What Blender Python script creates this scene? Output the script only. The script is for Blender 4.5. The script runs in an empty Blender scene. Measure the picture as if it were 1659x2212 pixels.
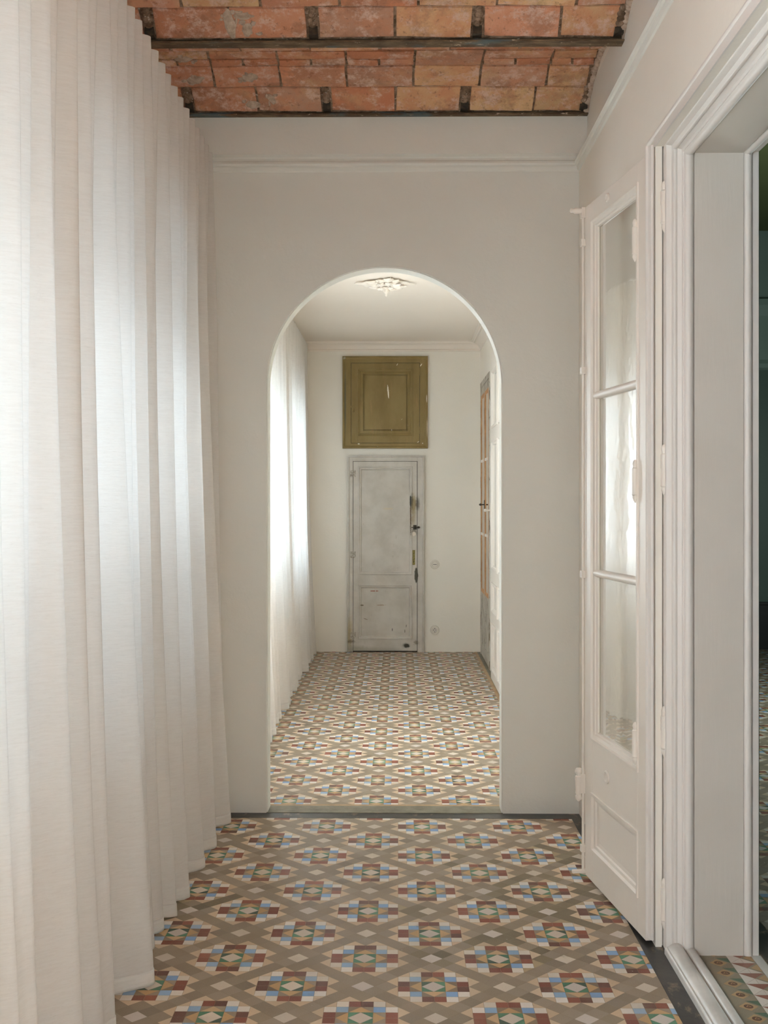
import bpy, bmesh, math, random
from mathutils import Vector, Matrix

random.seed(7)
SC = bpy.context.scene
COL = SC.collection
PI = math.pi


def lin(r, g, b):
    f = lambda c: (c / 255) / 12.92 if c / 255 <= 0.04045 else (((c / 255) + 0.055) / 1.055) ** 2.4
    return (f(r), f(g), f(b), 1.0)


# ------------------------------------------------------------------ camera
cam_d = bpy.data.cameras.new('camera')
cam = bpy.data.objects.new('camera', cam_d)
COL.objects.link(cam)
F_PX = 2508.0
cam_d.sensor_fit = 'VERTICAL'
cam_d.sensor_height = 36.0
cam_d.lens = 36.0 * F_PX / 2212.0
cam_d.shift_y = -28.0 / 2212.0
cam_d.clip_start = 0.02
cam.location = (0, 0, 1.45)
cam.rotation_euler = (PI / 2, 0, math.atan(30.5 / F_PX))
SC.camera = cam

# ------------------------------------------------------------------ exposure, world, window and fill light
SC.view_settings.view_transform = 'Standard'
SC.view_settings.look = 'None'
SC.view_settings.gamma = 1.0
SC.view_settings.use_curve_mapping = False
SC.view_settings.exposure = 0.82
SC.cycles.max_bounces = 14
SC.cycles.diffuse_bounces = 10
SC.cycles.transparent_max_bounces = 16
SC.cycles.sample_clamp_indirect = 6.0

W = bpy.data.worlds.new('world')
SC.world = W
W.use_nodes = True
W.node_tree.nodes['Background'].inputs[0].default_value = (0.80, 0.90, 1.0, 1)
W.node_tree.nodes['Background'].inputs[1].default_value = 0.5

# windows of the gallery (hidden behind the curtains): y0, y1, z0, z1
WALL_X = -0.985
WINS = [(-1.1, 0.15, 0.72, 2.62), (0.20, 1.22, 0.72, 2.62), (2.10, 2.90, 0.72, 2.62), (3.18, 3.93, 0.72, 2.62),
        (4.18, 4.88, 0.72, 2.62),
        (6.25, 7.30, 0.70, 2.48), (7.62, 8.85, 0.70, 2.48), (9.15, 10.55, 0.70, 2.48)]
LIGHT_W = 7.0
for (a, b, c, d) in WINS:
    l = bpy.data.lights.new('window_daylight', 'AREA')
    l.shape = 'RECTANGLE'
    l.size = b - a
    l.size_y = d - c
    k = 3.5 if a < 0 else 8.0 if a < 2.0 else 0.23 if a < 3.0 else 0.34 if a < 5.4 else 8.0 if a < 6.5 else 0.58  # windows out of view are boosted as added fill, visible ones kept low
    l.energy = LIGHT_W * k * (b - a) * (d - c)
    l.color = (0.82, 0.965, 1.08)
    o = bpy.data.objects.new('window_daylight', l)
    o.location = (WALL_X - 0.085, (a + b) / 2, (c + d) / 2)
    o.rotation_euler = Vector((1, 0, 0)).to_track_quat('-Z', 'Z').to_euler()
    COL.objects.link(o)

# added frontal fill light behind the camera, at a made-up opening
l = bpy.data.lights.new('front_fill_light', 'AREA')
l.shape = 'RECTANGLE'
l.size = 1.3
l.size_y = 2.2
l.energy = 1.5
l.color = (0.88, 0.95, 1.0)
o = bpy.data.objects.new('front_fill_light', l)
o.location = (-0.1, -1.78, 1.5)
o.rotation_euler = Vector((0, 1, 0)).to_track_quat('-Z', 'Z').to_euler()
COL.objects.link(o)

# added fill light out of view in the dark room, no window modelled
l = bpy.data.lights.new('dark_room_fill_light', 'AREA')
l.shape = 'RECTANGLE'
l.size = 1.0
l.size_y = 1.8
l.energy = 90.0
l.color = (0.82, 0.95, 0.92)
o = bpy.data.objects.new('dark_room_fill_light', l)
o.location = (4.55, 7.0, 1.6)
o.rotation_euler = Vector((-1, 0, 0)).to_track_quat('-Z', 'Z').to_euler()
COL.objects.link(o)

# ------------------------------------------------------------------ materials


def nt_new(name):
    m = bpy.data.materials.new(name)
    m.use_nodes = True
    nt = m.node_tree
    for n in list(nt.nodes):
        nt.nodes.remove(n)
    out = nt.nodes.new('ShaderNodeOutputMaterial')
    return m, nt, out


def N(nt, typ, **kw):
    n = nt.nodes.new(typ)
    for k, v in kw.items():
        setattr(n, k, v)
    return n


def pos(nt, scale=(1, 1, 1)):
    g = N(nt, 'ShaderNodeNewGeometry')
    mp = N(nt, 'ShaderNodeMapping')
    mp.inputs['Scale'].default_value = scale
    nt.links.new(g.outputs['Position'], mp.inputs['Vector'])
    return mp.outputs[0]


def noise(nt, scale, detail=3, rough=0.5, stretch=(1, 1, 1)):
    n = N(nt, 'ShaderNodeTexNoise')
    n.inputs['Scale'].default_value = scale
    n.inputs['Detail'].default_value = detail
    n.inputs['Roughness'].default_value = rough
    nt.links.new(pos(nt, stretch), n.inputs['Vector'])
    return n.outputs['Fac']


def ramp(nt, src, a, b):
    r = N(nt, 'ShaderNodeMapRange')
    r.interpolation_type = 'SMOOTHSTEP'
    r.inputs['From Min'].default_value = a
    r.inputs['From Max'].default_value = b
    nt.links.new(src, r.inputs['Value'])
    return r.outputs[0]


def mixc(nt, fac, A, B):
    m = N(nt, 'ShaderNodeMix', data_type='RGBA')
    if isinstance(fac, (int, float)):
        m.inputs[0].default_value = fac
    else:
        nt.links.new(fac, m.inputs[0])
    for s, v in ((6, A), (7, B)):
        if isinstance(v, tuple):
            m.inputs[s].default_value = v
        else:
            nt.links.new(v, m.inputs[s])
    return m.outputs[2]


def math_n(nt, op, a, b=None):
    m = N(nt, 'ShaderNodeMath', operation=op)
    for i, v in enumerate((a, b)):
        if v is None:
            continue
        if isinstance(v, (int, float)):
            m.inputs[i].default_value = v
        else:
            nt.links.new(v, m.inputs[i])
    return m.outputs[0]


def bsdf(nt, out, col, rough=0.6, bump=None, bs=0.2, bd=0.01, metallic=0.0, spec=0.4):
    p = N(nt, 'ShaderNodeBsdfPrincipled')
    if isinstance(col, tuple):
        p.inputs['Base Color'].default_value = col
    else:
        nt.links.new(col, p.inputs['Base Color'])
    if isinstance(rough, (int, float)):
        p.inputs['Roughness'].default_value = rough
    else:
        nt.links.new(rough, p.inputs['Roughness'])
    p.inputs['Metallic'].default_value = metallic
    p.inputs['Specular IOR Level'].default_value = spec
    if bump is not None:
        b = N(nt, 'ShaderNodeBump')
        b.inputs['Strength'].default_value = bs
        b.inputs['Distance'].default_value = bd
        nt.links.new(bump, b.inputs['Height'])
        nt.links.new(b.outputs[0], p.inputs['Normal'])
    nt.links.new(p.outputs[0], out.inputs['Surface'])
    return p


def blotch(nt, col, cx, cz, rx, rz, c, strength=1.0, soft=0.5, ang=0.0, wob=0.35, axis='X', wscale=40):
    """a stain or chip with its own shape, at a place of the wall plane (axis, Z)"""
    g = N(nt, 'ShaderNodeNewGeometry')
    s = N(nt, 'ShaderNodeSeparateXYZ')
    nt.links.new(g.outputs['Position'], s.inputs[0])
    X = math_n(nt, 'SUBTRACT', s.outputs[0 if axis == 'X' else 1], cx)
    Z = math_n(nt, 'SUBTRACT', s.outputs[2], cz)
    ca, sa = math.cos(ang), math.sin(ang)
    U = math_n(nt, 'ADD', math_n(nt, 'MULTIPLY', X, ca / rx), math_n(nt, 'MULTIPLY', Z, sa / rx))
    V = math_n(nt, 'ADD', math_n(nt, 'MULTIPLY', X, -sa / rz), math_n(nt, 'MULTIPLY', Z, ca / rz))
    d = math_n(nt, 'SQRT', math_n(nt, 'ADD', math_n(nt, 'MULTIPLY', U, U), math_n(nt, 'MULTIPLY', V, V)))
    nz = math_n(nt, 'MULTIPLY', math_n(nt, 'SUBTRACT', noise(nt, wscale, 3), 0.5), wob * 2)
    d = math_n(nt, 'ADD', d, nz)
    r = N(nt, 'ShaderNodeMapRange')
    r.interpolation_type = 'SMOOTHSTEP'
    r.inputs['From Min'].default_value = 1.0
    r.inputs['From Max'].default_value = 1.0 - soft
    r.inputs['To Max'].default_value = strength
    nt.links.new(d, r.inputs['Value'])
    return mixc(nt, r.outputs[0], col, c)


def paint(name, c, c2=None, rough=0.55, bump=0.12, nscale=3.0, brush=None, amt=0.5, spec=0.35):
    m, nt, out = nt_new(name)
    c2 = c2 or tuple(v * 0.9 for v in c[:3]) + (1,)
    f = ramp(nt, noise(nt, nscale, 4, 0.6), 0.3, 0.75)
    col = mixc(nt, math_n(nt, 'MULTIPLY', f, amt), c, c2)
    h = noise(nt, 60 if brush is None else 40, 4, 0.6, brush or (1, 1, 1))
    h2 = noise(nt, 9, 2, 0.5)
    bsdf(nt, out, col, rough, math_n(nt, 'ADD', h, math_n(nt, 'MULTIPLY', h2, 1.6)), bump, 0.004, spec=spec)
    return m


M = {}
M['wall'] = paint('wall_plaster_paint', lin(230, 229, 222), lin(225, 223, 215), 0.75, 0.25, 1.7)
M['wall_cream'] = paint('cream_plaster_paint', lin(241, 236, 226), lin(236, 230, 219), 0.75, 0.22, 1.7)
M['wall_window'] = paint('salmon_plaster', lin(230, 212, 202), lin(226, 207, 196), 0.8, 0.25, 1.5)
M['ceiling_paint'] = paint('ceiling_paint', lin(240, 231, 220), lin(236, 226, 214), 0.8, 0.1, 1.2)
M['trim'] = paint('painted_moulding', lin(232, 227, 221), lin(226, 220, 213), 0.42, 0.12, 4, (1, 1, 0.4), spec=0.5)
M['jamb'] = paint('painted_reveal', lin(222, 215, 205), lin(215, 207, 196), 0.45, 0.16, 3, (2.5, 2.5, 0.25), spec=0.5)
M['door_white'] = paint('white_gloss_paint', lin(236, 229, 219), lin(231, 223, 212), 0.4, 0.12, 4, (1, 1, 0.4), spec=0.5)
M['white_plastic'] = paint('white_plastic', lin(228, 221, 209), None, 0.3, 0.0)
M['dark_slot'] = paint('dark_slot', lin(40, 38, 36), None, 0.5, 0.0)
M['brass'] = paint('old_brass', lin(150, 135, 70), lin(90, 84, 40), 0.45, 0.3, 90, amt=1.0)
M['dark_iron_and_gaps'] = paint('dark_iron_and_gaps', lin(52, 46, 38), lin(90, 78, 62), 0.5, 0.4, 60, amt=0.8)  # old iron, also painted shade in door gaps and ceiling holes
M['marble'] = paint('white_marble', lin(222, 219, 213), lin(176, 176, 170), 0.3, 0.1, 5, amt=0.7, spec=0.5)
M['green_dark'] = paint('dark_green_paint', lin(78, 98, 88), lin(70, 88, 78), 0.5, 0.1, 2)
M['green_pale'] = paint('pale_green_paint', lin(130, 148, 140), lin(120, 138, 130), 0.5, 0.1, 2)
M['olive_ceiling'] = paint('olive_paint', lin(92, 98, 62), lin(82, 88, 54), 0.6, 0.1, 2)
M['black'] = paint('black_lacquer', lin(18, 20, 20), None, 0.4, 0.1)
M['strip_green'] = paint('grey_green_stone', lin(136, 130, 112), lin(108, 103, 87), 0.5, 0.3, 14, amt=1)
M['strip_tan'] = paint('tan_stone', lin(188, 156, 118), lin(160, 130, 96), 0.5, 0.3, 14, amt=1)
M['orange_wood'] = paint('orange_stripped_wood', lin(204, 150, 96), lin(172, 116, 66), 0.5, 0.4, 12, (6, 6, 0.5), amt=1)
M['shade_wood'] = paint('window_frame_paint', lin(220, 212, 204), None, 0.5, 0.2)


def m_black_marble():
    m, nt, out = nt_new('black_marble')
    n1 = noise(nt, 14, 6, 0.7, (1, 0.5, 1))
    v = ramp(nt, n1, 0.56, 0.66)
    n2 = ramp(nt, noise(nt, 5, 4, 0.6), 0.35, 0.7)
    col = mixc(nt, n2, lin(34, 35, 34), lin(70, 66, 60))
    col = mixc(nt, math_n(nt, 'MULTIPLY', v, 0.55), col, lin(150, 132, 108))
    bsdf(nt, out, col, 0.35, n1, 0.2, 0.004)
    return m


M['black_marble'] = m_black_marble()


def m_tile():
    m, nt, out = nt_new('mosaic_tiles')
    a = N(nt, 'ShaderNodeAttribute')
    a.attribute_name = 'tint'
    g = noise(nt, 420, 2, 0.6)
    col = mixc(nt, math_n(nt, 'MULTIPLY', ramp(nt, g, 0.52, 0.72), 0.16), a.outputs['Color'], lin(210, 200, 185))
    col = mixc(nt, math_n(nt, 'MULTIPLY', ramp(nt, noise(nt, 300, 2), 0.55, 0.75), 0.16), col, lin(80, 70, 58))
    # dull worn patches and a few darker damp stains
    w = ramp(nt, noise(nt, 2.6, 5, 0.65), 0.50, 0.78)
    col = mixc(nt, math_n(nt, 'MULTIPLY', w, 0.35), col, lin(150, 134, 112))
    s = ramp(nt, noise(nt, 5.5, 5, 0.7), 0.64, 0.72)
    col = mixc(nt, math_n(nt, 'MULTIPLY', s, 0.35), col, lin(96, 82, 58))
    sp = ramp(nt, noise(nt, 55, 2, 0.5), 0.76, 0.80)
    col = mixc(nt, math_n(nt, 'MULTIPLY', sp, 0.6), col, lin(225, 218, 205))
    r = math_n(nt, 'ADD', 0.36, math_n(nt, 'MULTIPLY', noise(nt, 8, 4), 0.3))
    bsdf(nt, out, col, r, g, 0.08, 0.002, spec=0.42)
    return m


M['tile'] = m_tile()
M['grout'] = paint('grout', lin(172, 158, 136), lin(130, 118, 98), 0.9, 0.3, 6, amt=1.0)


def m_curtain():
    m, nt, out = nt_new('sheer_linen')
    th = noise(nt, 9, 4, 0.7, (2, 2, 26))       # horizontal slubs of the weave
    th2 = noise(nt, 60, 3, 0.6, (1, 1, 7))
    col = mixc(nt, math_n(nt, 'MULTIPLY', ramp(nt, th, 0.35, 0.7), 0.35), lin(247, 246, 243), lin(233, 230, 225))
    col = mixc(nt, math_n(nt, 'MULTIPLY', ramp(nt, th2, 0.55, 0.8), 0.3), col, lin(215, 211, 206))
    b = N(nt, 'ShaderNodeBump')
    b.inputs['Strength'].default_value = 0.25
    b.inputs['Distance'].default_value = 0.002
    nt.links.new(math_n(nt, 'ADD', th, th2), b.inputs['Height'])
    d = N(nt, 'ShaderNodeBsdfDiffuse')
    t = N(nt, 'ShaderNodeBsdfTranslucent')
    tr = N(nt, 'ShaderNodeBsdfTransparent')
    for s in (d, t):
        nt.links.new(col, s.inputs[0])
        nt.links.new(b.outputs[0], s.inputs['Normal'])
    mx = N(nt, 'ShaderNodeMixShader')
    mx.inputs[0].default_value = 0.52
    nt.links.new(d.outputs[0], mx.inputs[1])
    nt.links.new(t.outputs[0], mx.inputs[2])
    m2 = N(nt, 'ShaderNodeMixShader')
    m2.inputs[0].default_value = 0.035
    nt.links.new(mx.outputs[0], m2.inputs[1])
    nt.links.new(tr.outputs[0], m2.inputs[2])
    nt.links.new(m2.outputs[0], out.inputs['Surface'])
    return m


M['curtain'] = m_curtain()


def m_glass(name, tint=(0.975, 0.98, 0.972, 1), wave=0.25):
    m, nt, out = nt_new(name)
    fr = N(nt, 'ShaderNodeFresnel')
    fr.inputs['IOR'].default_value = 1.5
    nz = noise(nt, 7, 2, 0.5)
    b = N(nt, 'ShaderNodeBump')
    b.inputs['Strength'].default_value = wave
    b.inputs['Distance'].default_value = 0.003
    nt.links.new(nz, b.inputs['Height'])
    gl = N(nt, 'ShaderNodeBsdfGlossy')
    gl.inputs['Roughness'].default_value = 0.02
    nt.links.new(b.outputs[0], gl.inputs['Normal'])
    tr = N(nt, 'ShaderNodeBsdfTransparent')
    tr.inputs[0].default_value = tint
    mx = N(nt, 'ShaderNodeMixShader')
    gm = N(nt, 'ShaderNodeNewGeometry')
    ff = math_n(nt, 'MULTIPLY', math_n(nt, 'SUBTRACT', 1.0, gm.outputs['Backfacing']), fr.outputs[0])
    ff = math_n(nt, 'MINIMUM', math_n(nt, 'MULTIPLY', ff, 2.2), 1.0)      # both faces of the thin pane
    nt.links.new(ff, mx.inputs[0])
    nt.links.new(tr.outputs[0], mx.inputs[1])
    nt.links.new(gl.outputs[0], mx.inputs[2])
    nt.links.new(mx.outputs[0], out.inputs['Surface'])
    return m


M['glass'] = m_glass('old_window_glass')


def m_brick():
    m, nt, out = nt_new('terracotta_brick')
    a = N(nt, 'ShaderNodeAttribute')
    a.attribute_name = 'tint'
    n1 = noise(nt, 11, 5, 0.65)
    col = mixc(nt, 0.22, a.outputs['Color'], lin(190, 150, 124))
    col = mixc(nt, math_n(nt, 'MULTIPLY', ramp(nt, n1, 0.38, 0.62), 0.6), col, lin(208, 142, 106))
    col = mixc(nt, math_n(nt, 'MULTIPLY', ramp(nt, noise(nt, 4.2, 5, 0.7), 0.50, 0.62), 0.5), col, lin(150, 112, 90))
    col = mixc(nt, math_n(nt, 'MULTIPLY', ramp(nt, noise(nt, 6, 4, 0.6), 0.5, 0.75), 0.45), col, lin(216, 184, 142))
    col = mixc(nt, math_n(nt, 'MULTIPLY', ramp(nt, noise(nt, 13, 6, 0.78), 0.48, 0.66), 0.8), col, lin(226, 196, 180))
    col = mixc(nt, math_n(nt, 'MULTIPLY', ramp(nt, noise(nt, 130, 2), 0.70, 0.78), 0.6), col, lin(230, 215, 200))
    col = mixc(nt, math_n(nt, 'MULTIPLY', ramp(nt, noise(nt, 40, 4, 0.75), 0.56, 0.70), 0.55), col, lin(120, 76, 54))
    bsdf(nt, out, col, 0.85, math_n(nt, 'ADD', n1, noise(nt, 90, 4, 0.7)), 0.5, 0.006, spec=0.2)
    return m


M['brick'] = m_brick()


def m_mortar():
    m, nt, out = nt_new('old_mortar')
    n1 = noise(nt, 22, 5, 0.7)
    col = mixc(nt, ramp(nt, n1, 0.35, 0.65), lin(120, 98, 78), lin(186, 158, 134))
    col = mixc(nt, ramp(nt, noise(nt, 60, 4), 0.6, 0.7), col, lin(214, 200, 184))
    bsdf(nt, out, col, 0.95, math_n(nt, 'ADD', n1, noise(nt, 120, 4, 0.7)), 0.9, 0.012, spec=0.1)
    return m


M['mortar'] = m_mortar()
M['dab'] = paint('grey_plaster_dab', lin(206, 186, 168), lin(170, 148, 128), 0.95, 0.9, 40, amt=1)


def m_beam():
    m, nt, out = nt_new('rusted_painted_steel')
    n1 = noise(nt, 26, 5, 0.7, (0.35, 1, 1))
    col = mixc(nt, ramp(nt, n1, 0.4, 0.65), lin(84, 66, 46), lin(126, 104, 78))
    col = mixc(nt, math_n(nt, 'MULTIPLY', ramp(nt, noise(nt, 7, 4, 0.6, (0.5, 1, 1)), 0.55, 0.66), 0.8), col, lin(92, 112, 116))
    col = mixc(nt, ramp(nt, noise(nt, 38, 4, 0.7, (0.5, 1, 1)), 0.63, 0.69), col, lin(206, 186, 160))
    bsdf(nt, out, col, 0.7, n1, 0.6, 0.006)
    return m


M['beam'] = m_beam()


def m_old_door():
    """grey worn paint of the far door with its stains and chips (x, z in metres on the far wall)"""
    m, nt, out = nt_new('worn_grey_door_paint')
    n1 = noise(nt, 5, 5, 0.6)
    col = mixc(nt, ramp(nt, n1, 0.3, 0.75), lin(206, 200, 191), lin(188, 181, 170))
    col = mixc(nt, math_n(nt, 'MULTIPLY', ramp(nt, noise(nt, 30, 5, 0.7, (1, 1, 0.4)), 0.62, 0.75), 0.35), col, lin(150, 140, 118))
    P = lambda px, py: ((px - 860) * 0.004394, 1.45 - (py - 1078) * 0.004394)
    B = []
    def b(px, py, rx, ry, c, s=1.0, soft=0.6, ang=0, wob=0.3, ws=40):
        x, z = P(px, py)
        B.append((x, z, rx * 0.004394, ry * 0.004394, c, s, soft, ang, wob, ws))
    brown, dark, blk = lin(150, 132, 88), lin(70, 62, 44), lin(34, 34, 30)
    b(755, 1370, 10, 55, lin(168, 152, 112), 0.8, 0.9)
    b(765, 1400, 40, 10, lin(150, 146, 128), 0.6, 0.9)
    b(800, 1404, 110, 10, lin(160, 156, 142), 0.7, 0.9)
    b(893, 1090, 9, 32, brown, 0.9, 0.7)
    b(889, 1082, 5, 22, dark, 0.8, 0.8)
    b(902, 1088, 7, 20, dark, 0.7, 0.8)
    b(892, 1122, 8, 18, lin(160, 140, 104), 0.7, 0.9)
    b(887, 1115, 1.6, 48, lin(104, 84, 62), 1, 0.4, 0, 0.6, 90)
    b(886.5, 1082, 1.5, 14, blk, 1, 0.3)
    b(894, 1150, 8, 10, lin(96, 86, 68), 0.7, 0.7, 0, 0.6, 90)
    b(894, 1153, 5, 6, lin(222, 212, 198), 1, 0.4, 0, 0.5, 90)
    b(899, 1242, 4.5, 19, lin(74, 72, 58), 0.95, 0.3)
    b(878, 1394, 9, 6.5, blk, 1, 0.6, 0, 0.35, 90)
    b(876, 1394, 13, 9, lin(110, 104, 88), 0.4, 0.9)
    b(838, 1099, 15, 3, lin(206, 190, 160), 0.6, 0.6)
    b(847.5, 1360, 0.9, 4, dark, 1, 0.4, 0, 0.2)
    b(877.5, 1352, 0.7, 4, dark, 1, 0.4, -0.15, 0.2)
    b(874.5, 1363, 0.7, 4.5, dark, 1, 0.4, 0, 0.2)
    b(790, 1337, 6, 0.8, lin(120, 100, 70), 0.9, 0.4, -0.35, 0.2)
    b(782, 1307, 4, 2, lin(110, 96, 72), 0.9, 0.4, 0, 0.9, 120)
    b(822, 1307, 11, 2, lin(170, 150, 130), 0.8, 0.4, 0, 0.9, 120)
    for k, (a0, a1) in enumerate(((801.8, 1.0), (804.4, 0.9), (806.8, 1.0), (809.3, 0.9), (813.5, 1.0), (816, 0.7))):
        b(a0, 1276.5, a1 + 0.4, 1.6, lin(150, 72, 44), 1, 0.4, 0, 0.3, 200)
    b(760, 1250, 2, 14, lin(214, 208, 198), 0.8, 0.5, 0.1, 0.5)
    b(757, 1385, 12, 5, lin(104, 92, 74), 0.7, 0.7, 0, 0.9, 120)
    b(899, 1388, 8, 6, lin(120, 108, 90), 0.7, 0.7, 0, 0.8, 120)
    for q in B:
        col = blotch(nt, col, q[0], q[1], q[2], q[3], q[4], q[5], q[6], q[7], q[8], 'X', q[9])
    bsdf(nt, out, col, 0.5, noise(nt, 50, 4, 0.6, (1, 1, 0.3)), 0.25, 0.003)
    return m


M['old_door'] = m_old_door()
M['door_chips'] = paint('chipped_hinge_paint', lin(204, 200, 190), lin(120, 100, 76), 0.5, 0.5, 130, amt=1)


def m_olive():
    m, nt, out = nt_new('olive_cupboard_paint')
    n1 = noise(nt, 5, 5, 0.6, (1, 1, 0.45))
    col = mixc(nt, ramp(nt, n1, 0.32, 0.72), lin(140, 120, 72), lin(126, 104, 56))
    col = mixc(nt, math_n(nt, 'MULTIPLY', ramp(nt, noise(nt, 9, 5, 0.7, (2, 1, 0.3)), 0.56, 0.72), 0.5), col, lin(166, 130, 84))
    col = mixc(nt, ramp(nt, noise(nt, 70, 2), 0.765, 0.79), col, lin(214, 206, 176))
    P = lambda px, py: ((px - 860) * 0.004394, 1.45 - (py - 1078) * 0.004394)
    for (px, py, rx, ry, c, s, so, an) in (
            (838.5, 847, 1.5, 17, lin(240, 232, 216), 1, 0.3, 0.08),
            (858, 788, 0.7, 3.4, lin(230, 222, 196), 1, 0.4, -0.5),
            (909.5, 789, 1.0, 4.2, lin(236, 228, 208), 1, 0.4, -0.6),
            (846, 929, 0.9, 2.2, lin(230, 222, 196), 1, 0.4, 0.2),
            (868, 906, 0.5, 2.6, lin(200, 190, 150), 1, 0.4, -0.8),
            (746, 870, 2.4, 96, lin(88, 92, 76), 0.8, 0.7, 0),
            (775, 959, 3, 1.6, lin(236, 228, 210), 1, 0.5, 0),
            (921.5, 862, 1.2, 10, lin(222, 208, 190), 0.9, 0.4, 0),
            (922.5, 925, 1.4, 26, lin(206, 190, 164), 0.8, 0.5, 0),
            (913, 958, 1.4, 1.4, lin(236, 228, 210), 1, 0.4, 0),
            (903, 955, 2.6, 1, lin(220, 210, 190), 1, 0.4, 0.6),
            (744, 774, 4, 3, lin(176, 170, 150), 0.9, 0.5, 0.6)):
        x, z = P(px, py)
        col = blotch(nt, col, x, z, rx * 0.004394, ry * 0.004394, c, s, so, an, 0.35, 'X', 120)
    bsdf(nt, out, col, 0.5, noise(nt, 50, 4, 0.6, (1, 1, 0.3)), 0.3, 0.003)
    return m


M['olive'] = m_olive()


def m_wood_grey():
    m, nt, out = nt_new('flaking_grey_paint')
    n1 = noise(nt, 24, 5, 0.7, (1, 1, 0.25))
    col = mixc(nt, ramp(nt, n1, 0.52, 0.62), lin(196, 190, 178), lin(120, 104, 82))
    col = mixc(nt, math_n(nt, 'MULTIPLY', ramp(nt, noise(nt, 60, 5, 0.7, (1, 1, 0.5)), 0.6, 0.66), 0.8), col, lin(70, 58, 42))
    bsdf(nt, out, col, 0.6, n1, 0.4, 0.004)
    return m


M['flaking'] = m_wood_grey()

# ------------------------------------------------------------------ mesh helpers


class MB:
    def __init__(s):
        s.v, s.f, s.c = [], [], []

    def add(s, vs, fs, col=None):
        n = len(s.v)
        s.v += [tuple(v) for v in vs]
        for f in fs:
            s.f.append(tuple(i + n for i in f))
            s.c.append(col)

    def box(s, x0, x1, y0, y1, z0, z1, col=None):
        vs = [(x, y, z) for x in (x0, x1) for y in (y0, y1) for z in (z0, z1)]
        s.add(vs, [(0, 1, 3, 2), (4, 6, 7, 5), (0, 4, 5, 1), (2, 3, 7, 6), (0, 2, 6, 4), (1, 5, 7, 3)], col)

    def lathe(s, prof, cx, cy, cz, axis='Z', n=16):
        """prof: (radius, height) pairs"""
        vs, fs = [], []
        for (r, h) in prof:
            for k in range(n):
                a = 2 * PI * k / n
                p = (r * math.cos(a), r * math.sin(a), h)
                if axis == 'Y':
                    p = (p[0], p[2], p[1])
                elif axis == 'X':
                    p = (p[2], p[0], p[1])
                vs.append((p[0] + cx, p[1] + cy, p[2] + cz))
        m = len(prof)
        for i in range(m - 1):
            for k in range(n):
                fs.append((i * n + k, i * n + (k + 1) % n, (i + 1) * n + (k + 1) % n, (i + 1) * n + k))
        fs.append(tuple(range(n)))
        fs.append(tuple(range((m - 1) * n, m * n)))
        s.add(vs, fs)

    def sweep(s, path, prof, fmap, closed=False, caps=True):
        """path: 2-D points; prof: (offset to the left of travel, depth); fmap(a, b, depth) -> xyz"""
        n = len(path)
        rows = []
        for i in range(n):
            def dirn(a, b):
                d = Vector((b[0] - a[0], b[1] - a[1]))
                return d.normalized()
            if closed:
                d0, d1 = dirn(path[i - 1], path[i]), dirn(path[i], path[(i + 1) % n])
            else:
                d0 = dirn(path[i - 1], path[i]) if i > 0 else dirn(path[0], path[1])
                d1 = dirn(path[i], path[i + 1]) if i < n - 1 else d0
            n0, n1 = Vector((-d0.y, d0.x)), Vector((-d1.y, d1.x))
            b = (n0 + n1)
            b = b / max(1e-6, b.dot(n0))
            rows.append([fmap(path[i][0] + b.x * o, path[i][1] + b.y * o, dp) for (o, dp) in prof])
        m = len(prof)
        vs = [p for r in rows for p in r]
        fs = []
        for i in range(n if closed else n - 1):
            j = (i + 1) % n
            for k in range(m - 1):
                fs.append((i * m + k, i * m + k + 1, j * m + k + 1, j * m + k))
        if caps and not closed:
            fs.append(tuple(range(m)))
            fs.append(tuple(range((n - 1) * m, n * m)))
        s.add(vs, fs)

    def build(s, name, mat, parent=None, bevel=0.0, smooth=False, seg=2):
        me = bpy.data.meshes.new(name)
        off = Vector((0, 0, 0))
        vs = s.v
        if parent is not None and not parent.get('_local'):
            L = world_loc(parent)
            vs = [(v[0] - L.x, v[1] - L.y, v[2] - L.z) for v in vs]
        me.from_pydata(vs, [], s.f)
        if any(c is not None for c in s.c):
            at = me.color_attributes.new('tint', 'FLOAT_COLOR', 'CORNER')
            dat = []
            for p, c in zip(me.polygons, s.c):
                c = c or (0.5, 0.5, 0.5, 1)
                for _ in range(p.loop_total):
                    dat.extend(c[:4])
            at.data.foreach_set('color', dat)
        bm = bmesh.new()
        bm.from_mesh(me)
        bmesh.ops.recalc_face_normals(bm, faces=bm.faces)
        bm.to_mesh(me)
        bm.free()
        me.materials.append(mat)
        if smooth:
            for p in me.polygons:
                p.use_smooth = True
        o = bpy.data.objects.new(name, me)
        COL.objects.link(o)
        if parent is not None:
            o.parent = parent
        if bevel:
            bv = o.modifiers.new('bevel', 'BEVEL')
            bv.width = bevel
            bv.segments = seg
            bv.limit_method = 'ANGLE'
            bv.angle_limit = math.radians(35)
        return o


def world_loc(o):
    L = Vector(o.location)
    while o.parent:
        o = o.parent
        L = L + Vector(o.location)
    return L


def smooth_by_angle(o, deg=40):
    me = o.data
    for p in me.polygons:
        p.use_smooth = True
    bm = bmesh.new()
    bm.from_mesh(me)
    for e in bm.edges:
        if len(e.link_faces) == 2 and e.calc_face_angle(0) > math.radians(deg):
            e.smooth = False
    bm.to_mesh(me)
    bm.free()
    return o


def tag(o, label=None, cat=None, group=None, kind=None):
    if label:
        o['label'] = label
    if cat:
        o['category'] = cat
    if group:
        o['group'] = group
    if kind:
        o['kind'] = kind
    return o


def thing(name, label, cat, loc, group=None, kind=None, local=False, rz=0.0):
    o = bpy.data.objects.new(name, None)
    COL.objects.link(o)
    o.location = loc
    o.rotation_euler = (0, 0, rz)
    o.empty_display_size = 0.1
    if local:
        o['_local'] = 1
    return tag(o, label, cat, group, kind)


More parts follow.
